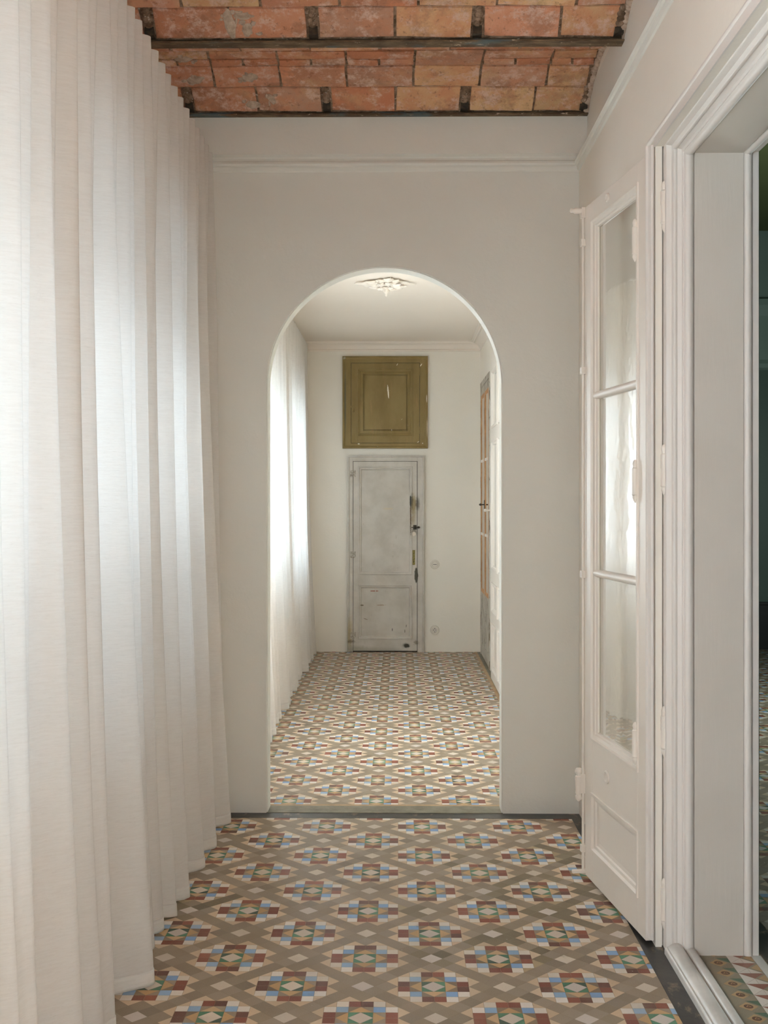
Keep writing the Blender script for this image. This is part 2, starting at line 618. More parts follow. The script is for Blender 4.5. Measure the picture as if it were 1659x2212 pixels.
def struct(mb, name, mat, label=None, cat=None, bevel=0.0, **kw):
    o = mb.build(name, mat, None, bevel, **kw)
    return tag(o, label, cat, None, 'structure')


Y_ARCH, Y_ARCH2, Y_END = 5.356, 5.475, 11.02
X_R, X_R2, X_ROOM = 0.833, 0.780, 1.142
Z_CEIL = 3.215
Z_CEIL2 = 2.935
OP0, OP1, OPZ = 2.25, 3.70, 2.55      # doorway in the right wall
Y_NEAR = -1.6

# ------------------------------------------------------------------ floors (mosaic)
U = 0.0351
TC = {
    'white': [lin(226, 218, 208), lin(220, 211, 198), lin(231, 224, 216)],
    'red': [lin(140, 76, 54), lin(128, 68, 50), lin(146, 82, 60), lin(108, 66, 52)],
    'blue': [lin(140, 178, 218), lin(148, 182, 214), lin(132, 170, 214), lin(154, 182, 208)],
    'green': [lin(84, 138, 106), lin(76, 126, 98), lin(90, 142, 112), lin(66, 92, 76)],
    'gold': [lin(202, 166, 120), lin(196, 158, 110), lin(206, 172, 130)],
    'grey': [lin(152, 136, 116), lin(146, 131, 111), lin(157, 142, 123), lin(150, 134, 112)],
    'greyd': [lin(154, 138, 116), lin(142, 122, 96), lin(136, 118, 94), lin(160, 144, 122)],
    'beige': [lin(208, 184, 154), lin(204, 180, 150), lin(212, 190, 162)],
    'diam': [lin(214, 202, 186), lin(206, 194, 180), lin(208, 198, 190)],
}


def motif():
    T = []
    R = lambda x0, y0, x1, y1, c: T.append(([(x0, y0), (x1, y0), (x1, y1), (x0, y1)], c))
    for s in (1, -1):
        a, b = (2, 3) if s > 0 else (-3, -2)
        R(-2, a, -1, b, 'white'); R(-1, a, 0, b, 'red'); R(0, a, 1, b, 'red'); R(1, a, 2, b, 'white')
        a, b = (1, 2) if s > 0 else (-2, -1)
        R(-3, a, -2, b, 'white'); R(-2, a, -1, b, 'blue'); R(1, a, 2, b, 'blue'); R(2, a, 3, b, 'white')
        T.append(([(-1, s), (1, s), (0, 2 * s)], 'gold'))
        T.append(([(-1, s), (0, 2 * s), (-1, 2 * s)], 'greyd'))
        T.append(([(1, s), (0, 2 * s), (1, 2 * s)], 'greyd'))
        T.append(([(s, -1), (s, 1), (2 * s, 0)], 'gold'))
        T.append(([(s, -1), (2 * s, 0), (2 * s, -1)], 'greyd'))
        T.append(([(s, 1), (2 * s, 0), (2 * s, 1)], 'greyd'))
        a, b = (2, 3) if s > 0 else (-3, -2)
        R(a, -1, b, 0, 'red'); R(a, 0, b, 1, 'red')
    T.append(([(1, 0), (0, 1), (-1, 0), (0, -1)], 'diam'))
    for sx in (1, -1):
        for sy in (1, -1):
            T.append(([(sx, 0), (sx, sy), (0, sy)], 'green'))
            T.append(([(0, 3 * sy), (2 * sx, 3 * sy), (sx, 4 * sy)], 'beige'))
            T.append(([(3 * sx, 0), (3 * sx, 2 * sy), (4 * sx, sy)], 'beige'))
            T.append(([(2 * sx, 2 * sy), (2 * sx, 3 * sy), (3 * sx, 2 * sy)], 'beige'))
    # the plain strips: rhomb tiles in turned coordinates p = x + y, q = x - y
    def PQ(cx, cy, p0, p1, q0, q1, c):
        pts = [(p0, q0), (p1, q0), (p1, q1), (p0, q1)]
        T.append(([(cx + (p + q) / 2, cy + (p - q) / 2) for p, q in pts], c))
    for q in (-3, -1, 1):
        PQ(0, 0, 5, 7, q, q + 2, 'grey')
        PQ(0, 0, q, q + 2, 5, 7, 'grey')
    for p in (-3, -1, 1):
        for q in (-3, -1, 1):
            PQ(6, 0, p, p + 2, q, q + 2, 'diam' if (p, q) == (-1, -1) else 'grey')
    return T


def clip(poly, x0, x1, y0, y1):
    def cut(pts, ins, itx):
        out = []
        for i, p in enumerate(pts):
            q = pts[(i + 1) % len(pts)]
            if ins(p):
                out.append(p)
                if not ins(q):
                    out.append(itx(p, q))
            elif ins(q):
                out.append(itx(p, q))
        return out
    def ix(v):
        return lambda p, q: (v, p[1] + (q[1] - p[1]) * (v - p[0]) / (q[0] - p[0]))
    def iy(v):
        return lambda p, q: (p[0] + (q[0] - p[0]) * (v - p[1]) / (q[1] - p[1]), v)
    for ins, itx in ((lambda p: p[0] >= x0, ix(x0)), (lambda p: p[0] <= x1, ix(x1)),
                     (lambda p: p[1] >= y0, iy(y0)), (lambda p: p[1] <= y1, iy(y1))):
        if len(poly) < 3:
            return []
        poly = cut(poly, ins, itx)
    return poly if len(poly) >= 3 else []


def inset(poly, d):
    n = len(poly)
    A = sum(poly[i][0] * poly[(i + 1) % n][1] - poly[(i + 1) % n][0] * poly[i][1] for i in range(n)) / 2
    if abs(A) < 2e-5:
        return poly
    if A < 0:
        poly = poly[::-1]
    out = []
    for i in range(n):
        p, q, r = Vector(poly[i - 1]), Vector(poly[i]), Vector(poly[(i + 1) % n])
        if (q - p).length < 1e-5 or (r - q).length < 1e-5:
            return poly
        d0, d1 = (q - p).normalized(), (r - q).normalized()
        n0, n1 = Vector((-d0.y, d0.x)), Vector((-d1.y, d1.x))
        b = n0 + n1
        b = b / max(0.25, b.dot(n0))
        out.append((q.x + b.x * d, q.y + b.y * d))
    return out


MOT = motif()


def mosaic(name, x0, x1, y0, y1, ox, oy, gap=0.00045, dark=1.0, u=U):
    rnd = random.Random(11)
    mb = MB()
    P = 6 * u
    for j in range(int((y0 - oy) / P) - 2, int((y1 - oy) / P) + 3):
        for i in range(int((x0 - ox) / P) - 2, int((x1 - ox) / P) + 3):
            if (i + j) % 2:
                continue
            cx, cy = ox + i * P, oy + j * P
            for pts, c in MOT:
                w = [(cx + a * u, cy + b * u) for a, b in pts]
                w = clip(w, x0, x1, y0, y1)
                if not w:
                    continue
                w = inset(w, gap)
                col = rnd.choice(TC[c])
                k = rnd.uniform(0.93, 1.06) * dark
                if c in ('grey', 'greyd') and rnd.random() < 0.07:
                    k *= 0.80
                g_ = 1.0
                if c in ('grey', 'greyd', 'beige') and dark == 1.0:
                    mx = sum(a for a, b in w) / len(w); my = sum(b for a, b in w) / len(w)
                    for (sx_, sy_, sr) in ((0.54, 4.24, 0.20), (0.60, 4.05, 0.14), (0.36, 3.74, 0.15), (0.30, 4.62, 0.10), (-0.80, 4.05, 0.14),
                                           (0.10, 3.70, 0.07), (0.62, 4.75, 0.10), (-0.62, 4.20, 0.08), (0.05, 4.1, 0.05)):
                        if math.hypot(mx - sx_, (my - sy_) * 0.8) < sr and rnd.random() < (0.75 if c != 'beige' else 0.25):
                            g_ = rnd.uniform(0.62, 0.80)
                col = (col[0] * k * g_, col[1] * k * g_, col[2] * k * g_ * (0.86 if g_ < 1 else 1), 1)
                mb.add([(a, b, 0.0) for a, b in w], [tuple(range(len(w)))], col)
    o = mb.build(name, M['tile'])
    for p in o.data.polygons:
        if p.normal.z < 0:
            p.flip()
    return o


fl = thing('floor', 'floor of patterned mosaic tiles in the front room of the gallery', 'floor', (0, 0, 0), kind='structure')
o = mosaic('mosaic_tiles', WALL_X, 0.787, Y_NEAR, 5.272, -0.1055, 4.928)
o.parent = fl
g = MB(); g.box(WALL_X - 0.2, 0.862, Y_NEAR, Y_END, -0.12, -0.0012); g.build('grout_bed', M['grout'], fl)
g = MB(); g.box(0.7875, 0.862, Y_NEAR, 5.356, -0.05, 0.0005); g.box(WALL_X, 0.7875, 5.2725, 5.356, -0.05, 0.0006)
g.build('black_border', M['black_marble'], fl)
fl2 = thing('floor_2', 'floor of patterned mosaic tiles in the far room beyond the arch', 'floor', (0, 5.5, 0), kind='structure')
o = mosaic('mosaic_tiles', WALL_X, 0.722, 5.512, Y_END, -0.104, 5.571, u=0.0348)
for v in o.data.vertices:
    v.co.y -= 5.5
o.parent = fl2
g = MB(); g.box(0.7225, 0.748, 5.5, Y_END, -0.05, 0.0004); g.box(-0.62, 0.7225, 5.478, 5.5115, -0.05, 0.0004)
g.build('tan_border', M['strip_tan'], fl2)
g = MB(); g.box(0.748, 0.80, 5.5, Y_END, -0.05, 0.0003)
g.build('grey_green_border', M['strip_green'], fl2)
g = MB(); g.box(-0.61, 0.484, 5.357, 5.4775, -0.05, 0.003)
struct(g, 'trim_1', M['strip_green'], 'grey green stone threshold strip under the arch', 'threshold', bevel=0.002)

# ------------------------------------------------------------------ walls
# arch wall
def arch_wall():
    cx, r, zs = -0.063, 0.5395, 1.978
    x0, x1, zt = WALL_X - 0.15, X_ROOM, 3.45
    mb = MB()
    ya, yb = Y_ARCH, Y_ARCH2
    n = 72
    arc = [(cx - r * math.cos(PI * k / n), zs + r * math.sin(PI * k / n)) for k in range(n + 1)]
    hole = [(cx - r, -0.02)] + arc + [(cx + r, -0.02)]
    for y in (ya, yb):
        for (a, b) in ((x0, cx - r), (cx + r, x1)):
            mb.add([(a, y, -0.02), (b, y, -0.02), (b, y, zs), (a, y, zs)], [(0, 1, 2, 3)])
            mb.add([(a, y, zs), (b, y, zs), (b, y, zt), (a, y, zt)], [(0, 1, 2, 3)])
        for k in range(n):
            p, q = arc[k], arc[k + 1]
            mb.add([(p[0], y, p[1]), (q[0], y, q[1]), (q[0], y, zt), (p[0], y, zt)], [(0, 1, 2, 3)])
    for k in range(len(hole) - 1):
        p, q = hole[k], hole[k + 1]
        mb.add([(p[0], ya, p[1]), (q[0], ya, q[1]), (q[0], yb, q[1]), (p[0], yb, p[1])], [(0, 1, 2, 3)])
    for (a, b) in ((x0, x0), (x1, x1)):
        mb.add([(a, ya, -0.02), (a, yb, -0.02), (a, yb, zt), (a, ya, zt)], [(0, 1, 2, 3)])
    mb.add([(x0, ya, zt), (x1, ya, zt), (x1, yb, zt), (x0, yb, zt)], [(0, 1, 2, 3)])
    o = mb.build('wall_arch', M['wall'])
    bm = bmesh.new(); bm.from_mesh(o.data)
    bmesh.ops.remove_doubles(bm, verts=bm.verts, dist=1e-5)
    bmesh.ops.recalc_face_normals(bm, faces=bm.faces)
    # soften only the rim of the arch
    ed = [e for e in bm.edges if len(e.link_faces) == 2 and e.calc_face_angle(0) > 1.0
          and all(abs(math.hypot(v.co.x - cx, max(0, v.co.z - zs)) - r) < 0.003 for v in e.verts)
          and abs(e.verts[0].co.y - e.verts[1].co.y) < 1e-4]
    bmesh.ops.bevel(bm, geom=ed, offset=0.006, segments=3, affect='EDGES')
    bm.to_mesh(o.data); bm.free()
    for p in o.data.polygons:
        p.use_smooth = False
    tag(o, 'grey white plaster partition wall with a round arch opening', 'wall', None, 'structure')
    return o


arch_wall()

# cornice line of the front room, on the arch wall and the right wall
CP = [(0.0, 2.958), (0.007, 2.962), (0.012, 2.972), (0.012, 2.980), (0.020, 2.983), (0.026, 2.992),
      (0.024, 3.001), (0.014, 3.004), (0.008, 3.009), (0.007, 3.018), (0.012, 3.026), (0.030, 3.034), (0.030, 3.3)]
mb = MB()
pr = [(d, z) for d, z in CP] + [(-0.03, 3.3), (-0.03, 2.958)]
vs, fs = [], []
corner = lambda d, z: (X_R - d * 0.75, Y_ARCH - d, z)
for st in ('L', 'C', 'N'):
    for d, z in pr:
        zc = z >= 3.004
        if st == 'L':
            vs.append((WALL_X - 0.02, Y_ARCH - d, z))
        elif st == 'C':
            dx = -0.034 if zc else d
            vs.append((X_R - dx, Y_ARCH - d, z))
        else:
            dx = -0.034 if zc else d
            vs.append((X_R - dx, Y_NEAR, z))
m = len(pr)
for i in range(2):
    for k in range(m - 1):
        fs.append((i * m + k, i * m + k + 1, (i + 1) * m + k + 1, (i + 1) * m + k))
mb.add(vs, fs)
o = struct(mb, 'trim_2', M['wall'], 'plain plaster cornice moulding below the brick vaults', 'cornice')
smooth_by_angle(o, 30)

# right wall of the front room with the doorway
mb = MB()
mb.box(X_R, X_ROOM, OP1 + 0.13, Y_ARCH - 0.001, -0.02, 2.99)
mb.box(X_R, X_ROOM, OP0 - 0.13, OP1 + 0.13, OPZ + 0.13, 2.99)
mb.box(X_R, X_R + 0.020, OP1 + 0.068, OP1 + 0.13, -0.02, OPZ + 0.13)
mb.box(X_R, X_R + 0.040, OP0 - 0.068, OP1 + 0.068, OPZ + 0.041, OPZ + 0.13)
mb.box(X_R, X_R + 0.020, OP0 - 0.13, OP0 - 0.068, -0.02, OPZ + 0.13)
mb.box(X_R, X_ROOM, Y_NEAR, OP0 - 0.13, -0.02, 2.99)
mb.box(X_R + 0.036, X_ROOM, Y_NEAR, Y_ARCH - 0.001, 2.99, 3.45)
struct(mb, 'wall_right', M['wall_cream'], 'pale plaster wall on the right with the tall doorway', 'wall')
mb = MB()
mb.box(X_R2, X_ROOM, Y_ARCH2 + 0.001, Y_END + 0.1, -0.02, 3.2)
struct(mb, 'wall_right_2', M['wall_cream'], 'pale plaster right wall of the far room', 'wall')
mb = MB()
mb.box(WALL_X - 0.15, X_ROOM, Y_END, Y_END + 0.15, -0.02, 3.2)
struct(mb, 'wall_back', M['wall_cream'], 'cream plaster end wall with the old grey door', 'wall')
mb = MB()
mb.box(WALL_X - 0.15, -0.75, Y_NEAR - 0.12, Y_NEAR, -0.02, 3.45)
mb.box(0.55, X_ROOM + 0.1, Y_NEAR - 0.12, Y_NEAR, -0.02, 3.45)
mb.box(-0.75, 0.55, Y_NEAR - 0.12, Y_NEAR, -0.02, 0.4)
mb.box(-0.75, 0.55, Y_NEAR - 0.12, Y_NEAR, 2.6, 3.45)  # opening made up for the added fill light
struct(mb, 'wall_front', M['wall'], 'plaster wall behind the camera', 'wall')

# window wall
def window_wall(name, wins, ya, yb, lab):
    mb = MB()
    z0, z1 = wins[0][2], wins[0][3]
    xa, xb = WALL_X - 0.15, WALL_X
    mb.box(xa, xb, ya, yb, -0.02, z0)
    mb.box(xa, xb, ya, yb, z1, 2.78)
    mb.box(xa, -1.10, ya, yb, 2.78, 3.45)
    y = ya
    for w in wins:
        mb.box(xa, xb, y, w[0], z0, z1)
        y = w[1]
    mb.box(xa, xb, y, yb, z0, z1)
    struct(mb, name, M['wall_window'], lab, 'wall')


window_wall('wall_left', WINS[:5], Y_NEAR, Y_ARCH - 0.001, 'window wall of the front room behind the long curtain')
window_wall('wall_left_2', WINS[5:], Y_ARCH2 + 0.001, Y_END - 0.001, 'window wall of the far room behind the curtain')
for i, (a, b, c, d) in enumerate(WINS):
    w = thing('window_%d' % (i + 1), None, None, (WALL_X - 0.11, (a + b) / 2, c), kind='structure')
    mb = MB()
    X0, X1 = WALL_X - 0.135, WALL_X - 0.095
    mb.box(X0, X1, a, a + 0.045, c, d); mb.box(X0, X1, b - 0.045, b, c, d)
    mb.box(X0, X1, a + 0.045, b - 0.045, c, c + 0.05); mb.box(X0, X1, a + 0.045, b - 0.045, d - 0.045, d)
    mb.box(X0, X1, a + 0.045, b - 0.045, 2.08, 2.14)
    mb.build('window_frame', M['shade_wood'], w, 0.004)
    mb = MB(); mb.box(X0 + 0.018, X0 + 0.021, a + 0.04, b - 0.04, c + 0.04, d - 0.04)
    mb.build('pane', M['glass'], w)

# ------------------------------------------------------------------ ceilings
# brick vaults between steel beams
BR = [lin(204, 140, 108), lin(196, 128, 94), lin(208, 148, 120), lin(212, 166, 124), lin(186, 144, 120),
      lin(174, 130, 108), lin(204, 144, 116), lin(216, 180, 134), lin(194, 132, 104), lin(192, 120, 86)]
beams = [5.322, 4.478, 3.634, 2.790, 1.946, 1.102, 0.258, -0.586, -1.43]
XL, XR = -1.09, 0.868
ceil = thing('ceiling', 'ceiling of shallow terracotta brick vaults', 'ceiling', (0, 3, 3.22), kind='structure')
mbr, mmo = MB(), MB()
HS, RISE, ZS = 0.402, 0.128, 3.211
RR = (HS * HS + RISE * RISE) / (2 * RISE)
AH = math.asin(HS / RR)
rb = random.Random(5)


def vault_pt(yc, s, x, lift=0.0):
    """s: arc length from the far springing"""
    th = AH - s / RR
    return (x, yc + (RR + lift) * math.sin(th), ZS - (RR - RISE) + (RR + lift) * math.cos(th))


def rough_slab(mb, yc, x0, x1, s0, s1, depth, col, proud=0.0):
    """one brick: a slightly uneven slab following the vault"""
    nx, ns = 9, 4
    rows = []
    j = [rb.uniform(-0.0035, 0.0035) for _ in range(6)]
    tilt = rb.uniform(-0.003, 0.003)
    ins = 0.0055
    def P(a, b, lift):
        x = x0 + ins + (x1 - x0 - 2 * ins) * a
        s = s0 + ins + (s1 - s0 - 2 * ins) * b
        e = min(a * nx, (1 - a) * nx, b * ns * 1.5, (1 - b) * ns * 1.5, 1.0)
        x += j[0] * (b - 0.5) * 2 + rb.uniform(-1, 1) * 0.0012
        s += j[1] * (a - 0.5) * 2 + rb.uniform(-1, 1) * 0.0012
        l = lift + tilt * (a - 0.5) * 2 + (1 - e) * 0.0035 + rb.uniform(-1, 1) * 0.0006
        return vault_pt(yc, s, x, l)
    vs = [P(i / nx, k / ns, proud) for k in range(ns + 1) for i in range(nx + 1)]
    fs = []
    for k in range(ns):
        for i in range(nx):
            q = k * (nx + 1) + i
            fs.append((q, q + 1, q + nx + 2, q + nx + 1))
    ring = [i for i in range(nx + 1)] + [k * (nx + 1) + nx for k in range(1, ns + 1)] + \
           [ns * (nx + 1) + i for i in range(nx - 1, -1, -1)] + [k * (nx + 1) for k in range(ns - 1, 0, -1)]
    n0 = len(vs)
    for q in ring:
        v = vs[q]
        vs.append((v[0], v[1], v[2] + depth))
    m = len(ring)
    for i in range(m):
        fs.append((ring[i], ring[(i + 1) % m], n0 + (i + 1) % m, n0 + i))
    mb.add(vs, fs, col)


L_ARC = 2 * AH * RR
for bi in range(len(beams) - 1):
    yf, yn = beams[bi], beams[bi + 1]
    yc = (yf + yn) / 2
    # mortar bed behind
    ns = 14
    bed, fs = [], []
    for k in range(ns + 1):
        for x in (XL - 0.1, X_ROOM):
            bed.append(vault_pt(yc, L_ARC * k / ns, x, 0.012))
    for k in range(ns):
        fs.append((2 * k, 2 * k + 1, 2 * k + 3, 2 * k + 2))
    mmo.add(bed, fs)
    if bi > 2:
        cuts = 0
    courses = [(0.006, 0.138), (0.138, 0.272), (0.272, 0.402), (0.402, 0.530), (0.530, 0.664), (0.664, 0.797)]
    sc = L_ARC / 0.806
    for ci, (s0, s1) in enumerate(courses):
        s0, s1 = s0 * sc, s1 * sc
        def bricks(start, length, gapn=0, gapw=0.0):
            x, k = start, 0
            while x < XR:
                yield x, x + length
                x += length
                k += 1
                if gapn and k % gapn == 0:
                    x += gapw
        if ci in (0, 5):
            seq = list(bricks(-0.324 - 0.6255 * 2 + 0.020, 0.2927, 2, 0.040))
        else:
            st = -0.521 if ci in (1, 4) else -0.517
            if ci in (1, 2) and bi > 0:
                st = -0.513
            if ci == 3:
                st += 0.147
            seq = list(bricks(st - 0.294 * 3, 0.294))
        for (a, b) in seq:
            if b < XL + 0.03 or a > XR - 0.03:
                continue
            b2 = min(b, XR - rb.uniform(0.0, 0.03) if ci else XR - 0.03)
            a2 = max(a, XL)
            if b2 - a2 < 0.04:
                continue
            c = rb.choice(BR)
            k = rb.uniform(1.0, 1.36)
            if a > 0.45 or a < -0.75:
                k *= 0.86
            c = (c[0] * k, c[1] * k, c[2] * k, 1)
            if ci == 2 and rb.random() < 0.55:
                sm = s0 + (s1 - s0) * 0.42
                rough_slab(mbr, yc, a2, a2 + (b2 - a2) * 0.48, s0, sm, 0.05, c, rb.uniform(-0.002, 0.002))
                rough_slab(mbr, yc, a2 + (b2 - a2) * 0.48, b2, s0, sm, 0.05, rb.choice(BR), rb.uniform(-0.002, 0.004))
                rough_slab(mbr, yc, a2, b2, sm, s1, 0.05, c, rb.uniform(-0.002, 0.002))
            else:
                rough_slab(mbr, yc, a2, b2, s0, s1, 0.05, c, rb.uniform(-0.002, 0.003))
o = mbr.build('brick_courses', M['brick'], ceil)
smooth_by_angle(o, 50)
mmo.build('mortar_bed', M['mortar'], ceil)
# dark holes and rough mortar at the gaps of the springing courses
hole, lump = MB(), MB()
for bi in range(3):
    yc = (beams[bi] + beams[bi + 1]) / 2
    for gx in (-0.9495, -0.324, 0.3015, 0.84):
        x, y, z = vault_pt(yc, 0.022, gx, 0)
        hole.box(gx - 0.017, gx + 0.017, y - 0.022, y + 0.02, z - 0.004, z + 0.03)
        for k in range(4):
            x, y, z = vault_pt(yc, 0.062 + 0.022 * k, gx + rb.uniform(-0.004, 0.004), 0)
            r = rb.uniform(0.012, 0.019)
            lump.lathe([(r * 0.3, -r * 0.55), (r * 0.8, -r * 0.35), (r, 0), (r, r)], x, y, z + 0.006, 'Z', 9)
hole.build('void', M['dark_iron_and_gaps'], ceil)
o = lump.build('mortar_lumps', M['mortar'], ceil, smooth=True)
# grey plaster dabs stuck on the bricks near the curtain
dab = MB()
def dab_at(yc, x, s, rx, rs, seed):
    r = random.Random(seed)
    n = 22
    vs = [vault_pt(yc, s, x, -0.006)]
    for ring in (0.55, 1.0):
        for k in range(n):
            a = 2 * PI * k / n
            w = ring * (1 + (r.uniform(-0.12, 0.12) + 0.2 * math.sin(a * 2 + seed) + 0.12 * math.sin(a * 5 + seed * 2) if ring == 1.0 else 0.1))
            vs.append(vault_pt(yc, s + rs * w * math.sin(a), x + rx * w * math.cos(a), -0.005 if ring < 1 else 0.003))
    fs = [(0, 1 + k, 1 + (k + 1) % n) for k in range(n)]
    fs += [(1 + k, 1 + n + k, 1 + n + (k + 1) % n, 1 + (k + 1) % n) for k in range(n)]
    dab.add(vs, fs)
y0c, y1c = (beams[0] + beams[1]) / 2, (beams[1] + beams[2]) / 2
for args in ((y0c, -0.655, 0.215, 0.032, 0.034, 1), (y0c, -0.660, 0.05, 0.03, 0.026, 2), (y0c, -0.575, 0.09, 0.02, 0.02, 3),
             (y1c, -0.640, 0.08, 0.028, 0.055, 4), (y1c, -0.575, 0.05, 0.026, 0.03, 5), (y1c, -0.585, 0.11, 0.03, 0.022, 8),
             (y0c, -0.90, 0.20, 0.04, 0.03, 6), (y0c, -0.92, 0.36, 0.04, 0.03, 7)):
    dab_at(*args)
    for q in range(5):
        dab_at(args[0], args[1] + rb.uniform(-0.05, 0.05), max(0.01, args[2] + rb.uniform(-0.035, 0.035)), rb.uniform(0.005, 0.016), rb.uniform(0.005, 0.014), q + args[5])
dab.build('plaster_dabs', M['dab'], ceil, smooth=True)
# ragged plaster edge where vaults meet the right wall
rag = MB()
for bi in range(4):
    yc = (beams[bi] + beams[bi + 1]) / 2
    s = 0.0
    while s < L_ARC:
        r = rb.uniform(0.006, 0.018)
        x, y, z = vault_pt(yc, s, XR - rb.uniform(0.0, 0.012), 0)
        rag.lathe([(r * 0.3, -r * 0.6), (r * 0.9, -r * 0.3), (r, 0), (r, r * 1.5)], x, y, z + 0.004, 'Z', 7)
        s += r * 1.1
o = rag.build('ragged_plaster', M['dab'], ceil)
mb = MB(); mb.box(WALL_X - 0.15, X_ROOM, Y_NEAR - 0.1, Y_ARCH + 0.02, 3.42, 3.5)
mb.build('slab', M['mortar'], ceil)

for i, y in enumerate(beams):
    bt = ['rusty brown steel joist flush against the arch wall, at the far edge of the brick ceiling',
          'rusty steel joist with blue grey paint traces crossing the brick ceiling, one vault nearer than the arch wall',
          'steel joist of the brick ceiling just above the top edge of the view'][min(i, 2)]
    if i > 4:
        continue
    mb = MB()
    x0, x1 = XL + 0.005, 0.872
    zb = 3.203
    nseg = 40
    # bottom flange with slightly wavy rusted edges, web above
    vs, fs = [], []
    for k in range(nseg + 1):
        x = x0 + (x1 - x0) * k / nseg
        e = rb.uniform(-0.0012, 0.0012)
        for (yy, zz) in ((y - 0.028 + e, zb), (y + 0.030, zb), (y + 0.030, zb + 0.006), (y + 0.003, zb + 0.012),
                         (y + 0.003, zb + 0.09), (y - 0.003, zb + 0.09), (y - 0.003, zb + 0.012), (y - 0.028 + e, zb + 0.006)):
            vs.append((x, yy, zz))
    for k in range(nseg):
        for q in range(8):
            fs.append((k * 8 + q, k * 8 + (q + 1) % 8, (k + 1) * 8 + (q + 1) % 8, (k + 1) * 8 + q))
    fs += [tuple(range(8)), tuple(range(nseg * 8, nseg * 8 + 8))]
    mb.add(vs, fs)
    ob = mb.build('steel_beam', M['beam'])
    tag(ob, bt, 'beam', 'steel joists of the brick vaulted ceiling')
    if i > 2:
        ob['label'] = 'steel joist of the brick ceiling behind the camera'

# far room ceiling with cove cornice
mb = MB(); mb.box(WALL_X - 0.15, X_ROOM, Y_ARCH2, Y_END + 0.15, Z_CEIL2, 3.3)
struct(mb, 'ceiling_2', M['ceiling_paint'], 'smooth cream ceiling of the far room', 'ceiling')
mb = MB()
cp = [(0.0, 2.850), (0.010, 2.853), (0.014, 2.862), (0.010, 2.869), (0.006, 2.872), (0.012, 2.884), (0.028, 2.902),
      (0.052, 2.914), (0.058, 2.915), (0.058, 2.921), (0.070, 2.921), (0.076, 2.927), (0.096, 2.929), (0.100, 2.9352),
      (-0.01, 2.9352), (-0.01, 2.85)]
vs, fs = [], []
for (fx, fy) in ((lambda d: WALL_X, lambda d: Y_END - d), (lambda d: X_R2 - d, lambda d: Y_END - d),
                 (lambda d: X_R2 - d, lambda d: Y_ARCH2 + 0.001)):
    for d, z in cp:
        vs.append((fx(d), fy(d), z))
m = len(cp)
for i in range(2):
    for k in range(m - 1):
        fs.append((i * m + k, i * m + k + 1, (i + 1) * m + k + 1, (i + 1) * m + k))
mb.add(vs, fs)
o = struct(mb, 'trim_3', M['ceiling_paint'], 'cove cornice around the far room ceiling', 'cornice')
smooth_by_angle(o, 30)

# ceiling rose
rose = thing('ceiling_rose', 'cream plaster ceiling rose of carved acanthus leaves in the far room', 'ceiling rose', (-0.080, 7.93, Z_CEIL2), local=True)
mb = MB()


def leaf(mb, ang, r0, ln, wd, z0, zt, curl, skew=0.0):
    nu, nv = 16, 8
    vs = []
    for i in range(nu + 1):
        t = i / nu
        lobes = 1 + 0.30 * math.sin(t * PI * 7.0)
        w = wd * (math.sin(PI * min(1, t * 0.92 + 0.10)) ** 0.7) * lobes
        for k in range(nv + 1):
            v = k / nv * 2 - 1
            r = r0 + ln * t - abs(v) * 0.012
            side = w * v + skew * t * t
            z = z0 + (zt - z0) * t - curl * math.sin(PI * t) * (1 - 0.75 * v * v) - 0.005 * math.cos(v * PI * 3) * (1 - t)
            if t > 0.7:
                z -= (t - 0.7) * 0.06 * curl / 0.02 * 0.5
            vs.append((r * math.cos(ang) - side * math.sin(ang), r * math.sin(ang) + side * math.cos(ang), z))
    fs = []
    for i in range(nu):
        for k in range(nv):
            q = i * (nv + 1) + k
            fs.append((q, q + 1, q + nv + 2, q + nv + 1))
    mb.add(vs, fs)


rr = random.Random(3)
for k in range(12):
    leaf(mb, 2 * PI * k / 12 + 0.1, 0.05, 0.115 + 0.045 * (k % 3 == 0) + rr.uniform(-0.01, 0.01), 0.034, -0.008, -0.004, 0.022, rr.uniform(-0.02, 0.02))
for k in range(9):
    leaf(mb, 2 * PI * k / 9, 0.03, 0.105, 0.028, -0.022, -0.020, 0.026, rr.uniform(-0.015, 0.015))
for k in range(6):
    leaf(mb, 2 * PI * k / 6 + 0.3, 0.005, 0.07, 0.022, -0.04, -0.038, 0.022)
o = mb.build('acanthus_leaves', M['ceiling_paint'], rose, smooth=True)
sm = o.modifiers.new('thickness', 'SOLIDIFY'); sm.thickness = 0.004; sm.offset = 1
mb = MB(); mb.lathe([(0.06, 0.0), (0.055, -0.012), (0.035, -0.022), (0.03, -0.04), (0.018, -0.05)], 0, 0, 0, 'Z', 24)
o = mb.build('central_boss', M['ceiling_paint'], rose, smooth=True)
mb = MB()
mb.lathe([(0.006, -0.03), (0.013, -0.05), (0.018, -0.066), (0.014, -0.078), (0.008, -0.088), (0.010, -0.096), (0.002, -0.108)], 0, -0.01, 0, 'Z', 14)
for k in range(5):
    a = 2 * PI * k / 5
    mb.lathe([(0.001, -0.045), (0.008, -0.06), (0.007, -0.072), (0.001, -0.08)], 0.016 * math.cos(a), -0.01 + 0.016 * math.sin(a), 0, 'Z', 8)
mb.build('pendant_bud', M['ceiling_paint'], rose, smooth=True)

# ------------------------------------------------------------------ curtains


def interp(xs, ys, x):
    if x <= xs[0]:
        return ys[0] + (x - xs[0]) * (ys[1] - ys[0]) / (xs[1] - xs[0])
    for i in range(len(xs) - 1):
        if x <= xs[i + 1]:
            return ys[i] + (x - xs[i]) * (ys[i + 1] - ys[i]) / (xs[i + 1] - xs[i])
    return ys[-1] + (x - xs[-1]) * (ys[-1] - ys[-2]) / (xs[-1] - xs[-2])


